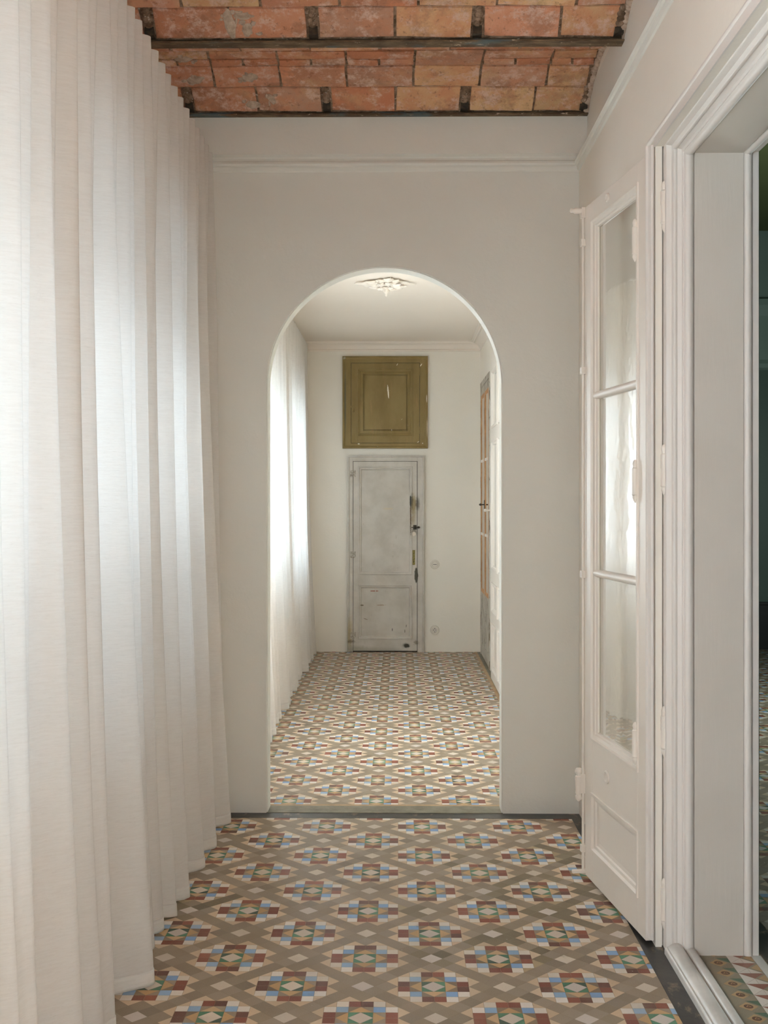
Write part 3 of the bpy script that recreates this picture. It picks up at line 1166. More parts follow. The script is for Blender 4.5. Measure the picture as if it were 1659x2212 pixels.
def curtain(name, label, ya, yb, ztop, tips_b, amps_b, seed, zbot=0.012, mid=(), end_flat=0.0):
    r = random.Random(seed)
    # top pleats: regular
    tt, y = [], ya - 0.2
    while y < yb + 0.2:
        tt.append(y)
        y += r.uniform(0.098, 0.135)
    ph = [(r.uniform(0, 6.28), r.uniform(3, 9), r.uniform(-1.2, 1.2), r.uniform(0.3, 1)) for _ in range(6)]
    ph2 = [(r.uniform(0, 6.28), r.uniform(22, 46), r.uniform(-1.5, 1.5), r.uniform(0.3, 1)) for _ in range(6)]
    ntt = list(range(len(tt)))
    ntb = list(range(len(tips_b)))

    def wave(f):
        c = math.cos(2 * PI * f)
        return math.copysign(abs(c) ** 0.72, c)

    def X(y, z):
        t = max(0.0, min(1.0, (ztop - z) / (ztop - zbot)))
        fT = interp(tt, ntt, y + 0.012 * t * math.sin(y * 7))
        fB = interp(tips_b, ntb, y + (1 - t) * 0.03 * math.sin(y * 5 + 1))
        q = max(0, min(len(amps_b) - 1.001, fB))
        i0 = int(q)
        am = amps_b[i0] + (amps_b[i0 + 1] - amps_b[i0]) * (q - i0)
        aT = 0.036 * (1 - t) ** 0.8 + 0.009
        aB = am * (0.10 * min(1, t * 8) + 0.90 * t ** 1.15)
        c = -0.893 + 0.078 * (0.45 * t + 0.55 * t ** 3)
        x = c + aT * wave(fT) + aB * wave(fB)
        s = 0.0
        for (p, k, kz, a) in ph:
            s += a * math.sin(k * y + p + kz * z * 1.3)
        x += 0.008 * s / 3 * min(1, t * 3)
        s = 0.0
        for (p, k, kz, a) in ph2:
            s += a * math.sin(k * y + p + kz * z * 1.1)
        x += 0.0085 * s / 2.2 * min(1, t * 4) * (1 - 0.5 * t)
        return min(x, -0.715)

    def Yo(y, z):
        t = max(0.0, (ztop - z) / (ztop - zbot))
        return y + 0.030 * t * math.sin(y * 11.0 + 2.0 + z * 0.5) * (1 - 0.0)

    def grid(za, zb, nz, off):
        n = int((yb - ya) / 0.0085)
        vs, fs = [], []
        for k in range(nz + 1):
            z = za + (zb - za) * k / nz
            for i in range(n + 1):
                y = ya + (yb - ya) * i / n
                yy = min(max(Yo(y, z), ya - 0.02), yb + 0.0)
                zz = z
                if z < 0.3:
                    zz = z + (0.006 * math.sin(y * 9) + 0.004 * math.sin(y * 31)) * (0.3 - z) / 0.3 + 0.004
                vs.append((X(y, z) + off, yy, max(zz, 0.004)))
        for k in range(nz):
            for i in range(n):
                q = k * (n + 1) + i
                fs.append((q, q + 1, q + n + 2, q + n + 1))
        m = MB(); m.add(vs, fs)
        return m
    root = thing(name, label, 'curtain', (-0.85, (ya + yb) / 2, zbot), group=None)
    o = grid(ztop - 0.0, 0.055, 84, 0).build('drape', M['curtain'], root, smooth=True)
    h = grid(0.055, zbot, 4, 0.0005).build('hem', M['curtain'], root, smooth=True)
    sd = h.modifiers.new('fold', 'SOLIDIFY'); sd.thickness = 0.0012
    return root


tb = [0.30, 0.52, 0.78, 1.02, 1.26, 1.52, 1.75, 2.02, 2.27, 2.52, 2.80, 3.10, 3.42, 3.69, 3.86, 3.98, 4.19, 4.50, 4.83, 5.09, 5.32]
ab = [0.05, 0.05, 0.06, 0.05, 0.06, 0.05, 0.06, 0.05, 0.05, 0.05, 0.045, 0.05, 0.075, 0.045, 0.035, 0.045, 0.06, 0.065, 0.045, 0.065, 0.04]
curtain('linen_curtain', 'tall white linen curtain along the left side of the front room, nearest the camera', 0.35, 5.30, 3.035, tb, ab, 4)
tb2 = [5.6, 5.85, 6.12, 6.35, 6.6, 6.85, 7.08, 7.36, 7.62, 7.9, 8.12, 8.4, 8.68, 8.9, 9.18, 9.42, 9.66, 9.9, 10.15, 10.45, 10.72, 10.98]
ab2 = [0.05, 0.05, 0.06, 0.05, 0.06, 0.06, 0.06, 0.05, 0.05, 0.06, 0.045, 0.05, 0.06, 0.045, 0.06, 0.045, 0.06, 0.05, 0.045, 0.065, 0.05, 0.05]
curtain('linen_curtain', 'white linen curtain in the far room, seen through the arch', 5.56, 10.93, 2.905, tb2, ab2, 9)
for (ya, yb, zz, lb) in ((Y_NEAR, Y_ARCH, 3.045, 'white curtain rail hidden behind the top of the front curtain'),
                         (Y_ARCH2, Y_END, 2.912, 'white curtain rail at the ceiling above the far curtain')):
    mb = MB()
    mb.box(-0.945, -0.905, ya + 0.002, yb - 0.002, zz, zz + 0.022)
    k = ya + 0.3
    while k < yb and zz > 3:
        mb.box(WALL_X, -0.905, k, k + 0.03, zz + 0.022, zz + 0.032)
        k += 0.9
    o = mb.build('curtain_rail', M['white_plastic'], None, 0.003)
    tag(o, lb, 'curtain rail')

# ------------------------------------------------------------------ doorway mouldings (right wall)


def bead(cx, co, r, a0, a1, n=8):
    return [(co + r * math.sin(a0 + (a1 - a0) * k / n), cx + r * math.cos(a0 + (a1 - a0) * k / n)) for k in range(n + 1)]


# profile: (offset away from the opening, x)
prof = [(0.128, X_R + 0.026), (0.068, X_R + 0.026), (0.062, X_R + 0.0275), (0.058, X_R + 0.032), (0.056, X_R + 0.044),
        (0.036, X_R + 0.046)]
prof += [(0.034 - 0.005 * math.sin(a), X_R + 0.052 - 0.005 * math.cos(a)) for a in [PI * k / 5 for k in range(6)]]
prof += [(0.036, X_R + 0.060), (0.030, X_R + 0.066), (0.026, X_R + 0.072), (0.012, X_R + 0.074), (0.012, X_R + 0.077)]
prof = [(o_ * 0.6 if o_ < 0.1 else o_, x_) for o_, x_ in prof]
# a fat bead at the edge of the reveal
bx = X_R + 0.092
prof += [(0.006 - 0.016 * math.sin(a), bx - 0.016 * math.cos(a)) for a in [PI * k / 8 for k in range(1, 9)]]
prof += [(0.0, bx + 0.016), (0.0, X_ROOM - 0.045)]
inner = [(0.006 - 0.014 * math.sin(a), X_ROOM - 0.03 - 0.014 * math.cos(a)) for a in [PI * k / 8 for k in range(0, 9)]]
path = [(OP0, -0.01), (OP0, OPZ), (OP1, OPZ), (OP1, -0.01)]      # travel leaves the opening on the right
fm = lambda a, b, d: (d, a, b)
mb = MB(); mb.sweep(path, prof + [(0.128, X_ROOM - 0.045)], fm)
o = struct(mb, 'trim_4', M['trim'], 'stepped white moulded casing around the tall doorway on the right', 'door casing')
smooth_by_angle(o, 35)
mb = MB(); mb.sweep(path, [(0.0, bx + 0.0165), (-0.001, bx + 0.017), (-0.001, X_ROOM - 0.046), (0.03, X_ROOM - 0.046), (0.03, bx + 0.017)], fm)
o = struct(mb, 'trim_5', M['jamb'], 'flat grey painted reveal inside the tall doorway', 'door reveal')
mb = MB(); mb.sweep(path, inner + [(0.004, X_ROOM - 0.015), (0.004, X_ROOM + 0.004), (0.05, X_ROOM + 0.004), (0.05, X_ROOM - 0.04)], fm)
o = struct(mb, 'trim_6', M['trim'], 'inner beaded frame on the dark room side of the doorway', 'door frame')
smooth_by_angle(o, 35)

mb = MB()
mb.lathe([(0.009, -0.10), (0.009, OP1 + 0.075 - OP0 + 0.10)], X_R + 0.001, OP0 + 0.0, OPZ + 0.078, 'Y', 14)
mb.box(X_R - 0.0035, X_R + 0.002, OP0 - 0.1, OP1 + 0.075, OPZ + 0.0405, OPZ + 0.078)
o = struct(mb, 'trim_9', M['trim'], 'flat outer band with a thin bead over the tall doorway', 'door casing')
smooth_by_angle(o, 40)

# marble step with two rolls along the doorway
mb = MB()
pr = [(0.849, -0.02), (0.849, 0.014), (0.851, 0.019), (0.855, 0.022), (0.860, 0.0215), (0.862, 0.024), (0.870, 0.030), (0.882, 0.034),
      (0.894, 0.034), (0.903, 0.029), (0.908, 0.020), (0.910, 0.012)]
pr += [(0.9285 - 0.018 * math.cos(PI * k / 10), 0.010 + 0.018 * math.sin(PI * k / 10)) for k in range(11)]
pr += [(0.960, -0.02)]
vs = [(x, y, z) for y in (OP0 + 0.004, OP1 - 0.004 + 0.03) for x, z in pr]
vs = []
for y in (OP0 - 0.01, OP1 + 0.012):
    for x, z in pr:
        vs.append((x, y, z))
m = len(pr)
mb.add(vs, [(k, k + 1, m + k + 1, m + k) for k in range(m - 1)] + [tuple(range(m)), tuple(range(m, 2 * m))])
o = mb.build('door_sill', M['marble'])
smooth_by_angle(o, 40)
tag(o, 'white marble door sill with two rounded rolls at the foot of the doorway', 'door sill')

# small mosaic in the doorway reveal
mb = MB()
col = lambda *c: lin(*c)
g1 = MB(); g1.box(0.955, X_ROOM + 0.14, OP0 - 0.01, OP1 + 0.01, -0.05, -0.0012)
tr = thing('floor_3', 'little mosaic floor of medallions and triangles in the doorway', 'floor', (1.05, 3.0, 0), kind='structure')
g1.build('grout_bed', M['grout'], tr)
S = 0.039
x_lo, x_hi, y_lo, y_hi = 0.962, 1.118, OP0, OP1
rt = random.Random(2)


def put(pts, c, z=0.0):
    w = clip(pts, x_lo, x_hi, y_lo, y_hi)
    if w:
        w = inset(w, 0.0004)
        k = rt.uniform(0.93, 1.05)
        mb.add([(a, b, z) for a, b in w], [tuple(range(len(w)))], (c[0] * k, c[1] * k, c[2] * k, 1))


GR, GO, WH, RD, GN = lin(142, 132, 110), lin(178, 146, 104), lin(214, 206, 196), lin(146, 92, 74), lin(88, 112, 88)
meds = []
for j in range(-1, 22):
    cy = y_hi - 0.02 - j * 2 * S
    for i in range(0, 6):
        cx = 0.962 + i * S
        yy = cy - (S if i % 2 else 0)
        d = [(cx - S, yy), (cx, yy - S), (cx + S, yy), (cx, yy + S)]
        if i in (1,):
            put(d, GR); q = [(cx + (a - cx) * 0.74, yy + (b - yy) * 0.74) for a, b in d]; put(q, GO, 0.0003); meds.append((cx, yy))
        elif i in (2, 3):
            if i == 2:
                put([(cx - S, yy), (cx, yy - S), (cx, yy)], GN); put([(cx - S, yy), (cx, yy), (cx, yy + S)], GR); put([(cx, yy - S), (cx + S, yy), (cx, yy + S)], WH)
            else:
                put([(cx - S, yy), (cx, yy), (cx, yy + S)], WH); put([(cx, yy), (cx + S, yy), (cx, yy + S)], WH)
                put([(cx - S, yy), (cx, yy - S), (cx + S, yy)], RD)
        elif i in (4,):
            put(d, GR); q = [(cx + (a - cx) * 0.74, yy + (b - yy) * 0.74) for a, b in d]; put(q, GO, 0.0003); meds.append((cx, yy))
        else:
            put(d, GR)
o = mb.build('mosaic_tiles', M['tile'], tr)
md = MB()
for (cx, cy) in meds:
    if cx + 0.016 > x_hi or cy > y_hi - 0.02 or cy < y_lo + 0.02:
        continue
    n = 16
    md.add([(cx + 0.0135 * math.cos(2 * PI * k / n), cy + 0.0135 * math.sin(2 * PI * k / n), 0.0006) for k in range(n)], [tuple(range(n))], lin(104, 70, 48))
    md.add([(cx - 0.0085, cy - 0.005, 0.0010), (cx + 0.0085, cy - 0.005, 0.0010), (cx, cy + 0.009, 0.0010)], [(0, 1, 2)], lin(176, 132, 88))
    md.add([(cx - 0.004, cy - 0.0035, 0.0014), (cx + 0.004, cy - 0.0035, 0.0014), (cx, cy + 0.004, 0.0014)], [(0, 1, 2)], lin(84, 54, 40))
md.build('medallions', M['tile'], tr)
g1 = MB(); g1.box(1.119, 1.150, OP0, OP1, -0.05, 0.0004); g1.build('white_border', M['marble'], tr)
g1 = MB(); g1.box(0.957, 0.9615, OP0, OP1, -0.05, 0.0004); g1.build('grey_border', M['strip_green'], tr)

# ------------------------------------------------------------------ dark room beyond the doorway
RX1, RY1, RZ = 4.6, 11.3, 4.05
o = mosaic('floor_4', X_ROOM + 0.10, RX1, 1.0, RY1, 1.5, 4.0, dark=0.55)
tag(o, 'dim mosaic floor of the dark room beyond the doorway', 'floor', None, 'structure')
mb = MB(); mb.box(X_ROOM + 0.0, RX1, 0.9, RY1, -0.1, -0.0015); struct(mb, 'floor_5', M['grout'], 'bedding under the dark room floor', 'floor')
mb = MB(); mb.box(X_ROOM + 0.012, X_ROOM + 0.098, 0.9, RY1, -0.05, 0.0004); struct(mb, 'trim_7', M['black_marble'], 'black stone border inside the dark room', 'border')
mb = MB()
mb.box(X_ROOM, RX1, RY1, RY1 + 0.1, -0.02, 3.36)
mb.box(RX1, RX1 + 0.1, 0.8, RY1 + 0.1, -0.02, 4.1)
mb.box(X_ROOM, RX1, 0.8, 0.9, -0.02, 4.1)
mb.box(X_ROOM, X_ROOM + 0.02, OP1 + 0.05, RY1, -0.02, 4.1)
mb.box(X_ROOM, X_ROOM + 0.02, 0.8, OP0 - 0.05, -0.02, 4.1)
mb.box(X_ROOM, X_ROOM + 0.02, OP0 - 0.05, OP1 + 0.05, OPZ + 0.05, 4.1)
struct(mb, 'wall_green', M['green_dark'], 'dark green walls of the unlit room beyond the doorway', 'wall')
mb = MB(); mb.box(X_ROOM + 0.02, RX1, RY1 - 0.002, RY1 + 0.1, 3.36, 4.1)
struct(mb, 'wall_green_2', M['green_pale'], 'paler upper wall of the unlit room', 'wall')
mb = MB()
fr = [(0.0, 2.70), (0.03, 2.72), (0.03, 2.76), (0.015, 2.80), (0.015, 3.18), (0.04, 3.22), (0.05, 3.28), (0.07, 3.32), (0.07, 3.38), (0.0, 3.40)]
vs = [(x, RY1 - d, z) for x in (X_ROOM + 0.02, RX1) for d, z in fr]
mb.add(vs, [(k, k + 1, len(fr) + k + 1, len(fr) + k) for k in range(len(fr) - 1)])
struct(mb, 'trim_8', M['green_pale'], 'moulded plaster frieze high on the dark room wall', 'frieze')
mb = MB(); mb.box(X_ROOM, RX1 + 0.1, 0.8, RY1 + 0.1, RZ, RZ + 0.1)
struct(mb, 'ceiling_3', M['olive_ceiling'], 'olive ceiling of the dark room', 'ceiling')
mb = MB(); mb.box(X_ROOM + 0.03, RX1 - 0.01, RY1 - 0.06, RY1 - 0.001, 0.0, 0.43); mb.box(X_ROOM + 0.03, RX1 - 0.01, RY1 - 0.075, RY1 - 0.001, 0.43, 0.455)
struct(mb, 'baseboard_back', M['black'], 'tall black base along the end wall of the dark room', 'baseboard', bevel=0.003)

# ------------------------------------------------------------------ generic panelled leaf pieces


def rect_ring(mb, a0, a1, b0, b1, prof, fm):
    """closed mitred ring inside the rectangle; offset > 0 goes inwards"""
    mb.sweep([(a0, b0), (a1, b0), (a1, b1), (a0, b1)], prof, fm, closed=True)


# ---- open glazed door leaf (local: x = depth, room face at x = 0 facing -x, y = along leaf, z up)
LEAF_L, LEAF_H = 0.672, 2.555
leafR = thing('door_1', 'open white glazed door leaf folded back beside the doorway on the right', 'door',
              (0.8055, 3.788, 0.012), kind='structure', local=True, rz=math.atan2(0.088, 0.66))
T = 0.043
mb = MB()
mb.box(0, T, 0.0, 0.082, 0, LEAF_H)
mb.box(0, T, LEAF_L - 0.090, LEAF_L, 0, LEAF_H)
mb.box(0.0, T, 0.082, LEAF_L - 0.09, 2.475, LEAF_H)
mb.box(0.0, T, 0.082, LEAF_L - 0.09, 0.325, 0.545)
mb.box(0.0, T, 0.082, LEAF_L - 0.09, 0.0, 0.125)
mb.build('leaf_frame', M['door_white'], leafR, 0.0025)
fl_ = lambda a, b, d: (d, a, b)
mb = MB()
gp = [(-0.014, 0.0), (-0.014, -0.005), (-0.004, -0.006), (0.0, 0.002), (0.010, 0.006), (0.012, 0.012), (0.018, 0.014), (0.020, 0.022), (0.0, 0.03)]
rect_ring(mb, 0.082, LEAF_L - 0.09, 0.545, 2.475, gp, fl_)
o = mb.build('glazing_moulding', M['door_white'], leafR); smooth_by_angle(o, 35)
for zc in (1.826, 1.160):
    mb = MB()
    q = [(zc + 0.013 * math.sin(a), 0.012 - 0.014 * math.cos(a)) for a in [PI * (k / 8 - 0.5) for k in range(9)]]
    q = [(-0.014, 0.020), (-0.013, 0.010), (-0.008, 0.004), (0, 0.001), (0.008, 0.004), (0.013, 0.010), (0.014, 0.020), (0.006, 0.032), (-0.006, 0.032)]
    vs = [(d, y, zc + h) for y in (0.084, LEAF_L - 0.092) for h, d in q]
    n = len(q)
    mb.add(vs, [(k, (k + 1) % n, n + (k + 1) % n, n + k) for k in range(n)])
    o = mb.build('glazing_bar', M['door_white'], leafR); smooth_by_angle(o, 50)
for (z0, z1) in ((0.548, 1.152), (1.168, 1.818), (1.834, 2.472)):
    mb = MB(); mb.box(0.0235, 0.0265, 0.086, LEAF_L - 0.094, z0, z1)
    o = mb.build('glass_pane', M['glass'], leafR)
mb = MB(); mb.box(0.016, 0.030, 0.080, LEAF_L - 0.088, 0.12, 0.33)
rect_ring(mb, 0.082, LEAF_L - 0.09, 0.125, 0.325, [(-0.010, 0.0), (-0.010, -0.005), (0.0, -0.005), (0.006, 0.004), (0.016, 0.006), (0.020, 0.012), (0.032, 0.0165)], fl_)
o = mb.build('bottom_panel', M['door_white'], leafR); smooth_by_angle(o, 35)
# rebated hinge edge: moulded strips standing behind the leaf edge
mb = MB()
ed = [(0.0, -0.000), (0.008, -0.001), (0.010, -0.012), (0.012, -0.018), (0.017, -0.021), (0.022, -0.018), (0.024, -0.002),
      (0.034, -0.006), (0.038, -0.014), (0.046, -0.016), (0.050, -0.012), (0.050, 0.006), (0.0, 0.006)]
n = len(ed)
def edge_strip(mb, ed, z0, z1):
    n = len(ed)
    vs = [(x, y, z) for z in (z0, z1) for x, y in ed]
    mb.add(vs, [(k, (k + 1) % n, n + (k + 1) % n, n + k) for k in range(n)] + [tuple(range(n)), tuple(range(n, 2 * n))])
edge_strip(mb, ed[:7] + [(0.028, 0.004), (0.0, 0.004)], 0.008, 2.585)
edge_strip(mb, [(0.028, 0.004), (0.028, -0.002), (0.033, -0.003), (0.036, -0.016), (0.041, -0.018), (0.0415, 0.004)], -0.004, 2.60)
o = mb.build('edge_moulding', M['trim'], leafR); smooth_by_angle(o, 40)
mb = MB(); mb.box(0.041, 0.047, -0.026, 0.012, -0.008, 2.665)
mb.build('hinge_strip', M['trim'], leafR, 0.002)


def barrel_hinge(parent, x, y, zc, s=1.0, name='hinge', wing=True):
    mb = MB()
    r = 0.0115 * s
    mb.lathe([(0.001, -0.088 * s), (r * 0.55, -0.078 * s), (r * 0.95, -0.068 * s), (r * 0.8, -0.060 * s), (r * 1.1, -0.055 * s), (r, -0.050 * s),
              (r, 0.047 * s), (r * 0.7, 0.05 * s), (r * 0.7, 0.056 * s), (r * 0.95, 0.064 * s), (r * 0.6, 0.076 * s), (r * 0.2, 0.080 * s)], x, y, zc, 'Z', 14)
    if wing:
        mb.box(x, x + 0.014 * s, y - 0.003, y + 0.004, zc - 0.05 * s, zc + 0.002)
        mb.box(x - 0.012 * s, x, y - 0.003, y + 0.004, zc + 0.002, zc + 0.046 * s)
    o = mb.build(name, M['door_white'], parent)
    smooth_by_angle(o, 40)
    return o


for zc in (2.385, 1.535, 0.690, 0.135):
    barrel_hinge(leafR, 0.050, -0.036, zc)
for zc in (2.30, 1.50, 0.63):
    barrel_hinge(leafR, -0.009, 0.078, zc, 0.85, 'shutter_hinge', False)
# cremone rod and fittings on the far edge
mb = MB()
mb.lathe([(0.006, 0.0), (0.006, LEAF_H - 0.02)], -0.006, LEAF_L + 0.008, 0.01, 'Z', 10)
mb.box(0.002, 0.03, LEAF_L, LEAF_L + 0.012, 0.01, LEAF_H - 0.02)
for z in (0.10, 1.15, 1.93, 2.42):
    mb.box(-0.016, 0.004, LEAF_L - 0.004, LEAF_L + 0.019, z - 0.014, z + 0.014)
o = mb.build('bolt_rod', M['door_white'], leafR, 0.0015)
mb = MB()
mb.lathe([(0.002, -0.05), (0.009, -0.046), (0.008, -0.036), (0.012, -0.03), (0.010, -0.0), (0.0, 0.0)], -0.008, LEAF_L + 0.010, LEAF_H - 0.012, 'X', 12)
mb.box(-0.014, 0.006, LEAF_L, LEAF_L + 0.018, LEAF_H - 0.04, LEAF_H)
o = mb.build('top_hook', M['door_white'], leafR); smooth_by_angle(o, 40)
mb = MB()
mb.box(-0.05, 0.004, LEAF_L, LEAF_L + 0.016, 0.005, 0.018)
mb.build('bottom_hook', M['door_white'], leafR, 0.003)
mb = MB()
bx_, by_ = -0.022, LEAF_L + 0.014
mb.lathe([(0.002, 0.052), (0.010, 0.050), (0.0145, 0.041), (0.0145, 0.035), (0.009, 0.026), (0.009, 0.022), (0.013, 0.020), (0.014, 0.010), (0.0115, -0.035), (0.013, -0.045),
          (0.010, -0.050), (0.013, -0.058), (0.012, -0.068), (0.004, -0.076)], bx_, by_, 0.355, 'Z', 16)
mb.box(bx_ + 0.004, 0.004, by_ - 0.012, by_ + 0.006, 0.31, 0.385)
o = mb.build('cremone_handle', M['door_white'], leafR); smooth_by_angle(o, 40)
mb = MB()
for (yy, zz, r) in ((LEAF_L - 0.28, 2.52, 0.016), (LEAF_L - 0.27, 0.438, 0.024)):
    mb.lathe([(r, 0.0), (r, -0.004), (r * 0.75, -0.007), (r * 0.55, -0.004), (0.002, -0.004)], 0.0, yy, zz, 'X', 18)
o = mb.build('keyhole_plate', M['door_white'], leafR); smooth_by_angle(o, 40)

# ------------------------------------------------------------------ far door
K = 0.004394
PX = lambda px: (px - 860) * K
PZ = lambda py: 1.45 - (py - 1078) * K
d2 = thing('door_2', 'old grey two panel door with scorched lock edge in the end wall', 'door', (PX(833), Y_END, 0), kind='structure')
fy = lambda a, b, d: (a, Y_END - d, b)
fx0, fx1, fz1 = PX(751), PX(916), PZ(984)
mb = MB()
# casing: travel up the left, across, down the right; offset to the left = outwards
lx0, lx1, lz0, lz1 = PX(763), PX(901), 0.012, PZ(997)
wL, wR, wT = lx0 - fx0, fx1 - lx1, fz1 - lz1
mb.box(fx0, lx0 - 0.002, Y_END - 0.027, Y_END, 0, fz1)
mb.box(lx1 + 0.003, fx1, Y_END - 0.027, Y_END, 0, fz1)
mb.box(lx0 - 0.002, lx1 + 0.003, Y_END - 0.027, Y_END, lz1 + 0.003, fz1)
mb.sweep([(fx1, 0.0), (fx1, fz1), (fx0, fz1), (fx0, 0.0)], [(0.0, 0.0), (0.0, 0.034), (0.012, 0.036), (0.016, 0.031), (0.020, 0.026)], fy)
o = mb.build('door_frame', M['old_door'], d2, 0.0015)
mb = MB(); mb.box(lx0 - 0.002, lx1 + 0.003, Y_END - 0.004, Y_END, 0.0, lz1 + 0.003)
mb.build('gap_shade_board', M['dark_iron_and_gaps'], d2)  # dark board put in as the shade of the gaps round the leaf
leafO = MB()
ly = 0.024
xs = (lx0 + 0.002, PX(776), PX(888.5), lx1 - 0.002)
zs_ = (lz0, PZ(1378), PZ(1265), PZ(1239), PZ(1010), lz1)
leafO.box(xs[0], xs[1], Y_END - ly, Y_END - 0.004, zs_[0], zs_[5])
leafO.box(xs[2], xs[3], Y_END - ly, Y_END - 0.004, zs_[0], zs_[5])
for a, b in ((0, 1), (2, 3), (4, 5)):
    leafO.box(xs[1], xs[2], Y_END - ly, Y_END - 0.004, zs_[a], zs_[b])
leafo = leafO.build('door_leaf', M['old_door'], d2, 0.001)
for (za, zb) in ((zs_[1], zs_[2]), (zs_[3], zs_[4])):
    mb = MB()
    mb.box(xs[1], xs[2], Y_END - 0.010, Y_END - 0.005, za, zb)
    rect_ring(mb, xs[1], xs[2], za, zb, [(-0.010, ly), (-0.008, ly + 0.006), (0.0, ly + 0.006), (0.004, ly - 0.001), (0.010, ly - 0.003), (0.016, ly - 0.002), (0.022, 0.010)], fy)
    o = mb.build('door_panel', M['old_door'], leafo)
    smooth_by_angle(o, 35)
for py in (1023, 1198, 1372):
    mb = MB(); zc = PZ(py); xc = lx0 - 0.001
    mb.box(xc - 0.026, xc - 0.003, Y_END - 0.031, Y_END - 0.024, zc - 0.030, zc + 0.030)
    mb.box(xc + 0.003, xc + 0.026, Y_END - 0.029, Y_END - 0.021, zc - 0.030, zc + 0.030)
    mb.lathe([(0.0055, -0.033), (0.0055, 0.033)], xc, Y_END - 0.031, zc, 'Z', 10)
    for dx in (-0.016, 0.016):
        for dz in (-0.018, 0.018):
            mb.lathe([(0.003, 0.0), (0.002, -0.002)], xc + dx, Y_END - 0.031 + (0.003 if dx > 0 else 0), zc + dz, 'Y', 8)
    mb.build('hinge', M['door_chips'], d2, 0.001)
mb = MB()
mb.box(PX(891), PX(896.5), Y_END - ly - 0.003, Y_END - ly, PZ(1220), PZ(1188))
mb.build('lock_plate', M['brass'], leafo, 0.0008)
mb = MB(); mb.lathe([(0.005, 0), (0.004, -0.001)], PX(893.7), Y_END - ly - 0.003, PZ(1212), 'Y', 10)
mb.box(PX(893.7) - 0.0018, PX(893.7) + 0.0018, Y_END - ly - 0.0042, Y_END - ly - 0.002, PZ(1216), PZ(1212))
mb.build('keyhole', M['black'], leafo)
mb = MB()
zc = PZ(1139)
mb.lathe([(0.004, 0.0), (0.004, 0.086)], PX(888), Y_END - ly - 0.010, zc, 'X', 10)
mb.box(PX(892.5), PX(899.5), Y_END - ly - 0.004, Y_END - ly, zc - 0.022, zc + 0.022)
mb.box(PX(893), PX(895), Y_END - ly - 0.016, Y_END - ly, zc - 0.008, zc + 0.008)
mb.box(PX(897), PX(899), Y_END - ly - 0.016, Y_END - ly, zc - 0.008, zc + 0.008)
mb.box(PX(902), PX(906), Y_END - 0.034, Y_END - 0.02, zc - 0.010, zc + 0.010)
mb.lathe([(0.005, 0.0), (0.007, -0.012), (0.006, -0.02), (0.002, -0.022)], PX(895), Y_END - ly - 0.010, zc - 0.002, 'Y', 10)
mb.build('slide_bolt', M['dark_iron_and_gaps'], leafo, 0.0008)


# ------------------------------------------------------------------ olive wall cupboard above the far door
cb = thing('wall_cupboard', 'olive brown cupboard set in the end wall above the old grey door', 'cupboard', (PX(832), Y_END, PZ(969)))
cx0, cx1, cz0, cz1 = PX(740), PX(924), PZ(969), PZ(770)
dx0, dx1, dz0, dz1 = PX(759), PX(906), PZ(957), PZ(785)
mb = MB()
mb.box(cx0, dx0 - 0.003, Y_END - 0.020, Y_END - 0.001, cz0, cz1)
mb.box(dx1 + 0.003, cx1, Y_END - 0.020, Y_END - 0.001, cz0, cz1)
mb.box(dx0 - 0.003, dx1 + 0.003, Y_END - 0.020, Y_END - 0.001, dz1 + 0.003, cz1)
mb.box(dx0 - 0.003, dx1 + 0.003, Y_END - 0.020, Y_END - 0.001, cz0, dz0 - 0.003)
rect_ring(mb, cx0, cx1, cz0, cz1, [(0.0, 0.001), (0.0, 0.026), (0.014, 0.028), (0.022, 0.022), (0.026, 0.020)], fy)
mb.build('cupboard_frame', M['olive'], cb, 0.0015)
mb = MB(); mb.box(dx0 - 0.003, dx1 + 0.003, Y_END - 0.006, Y_END - 0.001, dz0 - 0.003, dz1 + 0.003)
mb.build('cupboard_gap_shade', M['dark_iron_and_gaps'], cb)  # dark sheet painted as shade in the gap round the cupboard door
pa = (PX(773), PX(891.5), PZ(942), PZ(797.5))
mb = MB()
mb.box(dx0, pa[0], Y_END - 0.019, Y_END - 0.006, dz0, dz1)
mb.box(pa[1], dx1, Y_END - 0.019, Y_END - 0.006, dz0, dz1)
mb.box(pa[0], pa[1], Y_END - 0.019, Y_END - 0.006, dz0, pa[2])
mb.box(pa[0], pa[1], Y_END - 0.019, Y_END - 0.006, pa[3], dz1)
cd = mb.build('cupboard_door', M['olive'], cb, 0.0012)
mb = MB()
rect_ring(mb, pa[0], pa[1], pa[2], pa[3], [(-0.006, 0.019), (-0.004, 0.023), (0.004, 0.023), (0.010, 0.016), (0.018, 0.014), (0.022, 0.009), (0.046, 0.015), (0.048, 0.018), (0.06, 0.018)], fy)
mb.box(pa[0] + 0.055, pa[1] - 0.055, Y_END - 0.018, Y_END - 0.008, pa[2] + 0.055, pa[3] - 0.055)
o = mb.build('raised_panel', M['olive'], cd); smooth_by_angle(o, 25)
mb = MB()
hx, hz = PX(764), PZ(884)
mb.lathe([(0.0035, 0.0), (0.0045, -0.004), (0.0045, -0.02), (0.008, -0.03), (0.006, -0.038), (0.001, -0.04)], hx, Y_END - 0.026, hz + 0.012, 'Z', 10)
mb.box(hx - 0.005, hx + 0.005, Y_END - 0.024, Y_END - 0.017, hz - 0.03, hz + 0.03)
mb.box(hx - 0.03, hx - 0.014, Y_END - 0.025, Y_END - 0.017, hz + 0.014, hz + 0.032)
o = mb.build('latch', M['olive'], cd, 0.001)
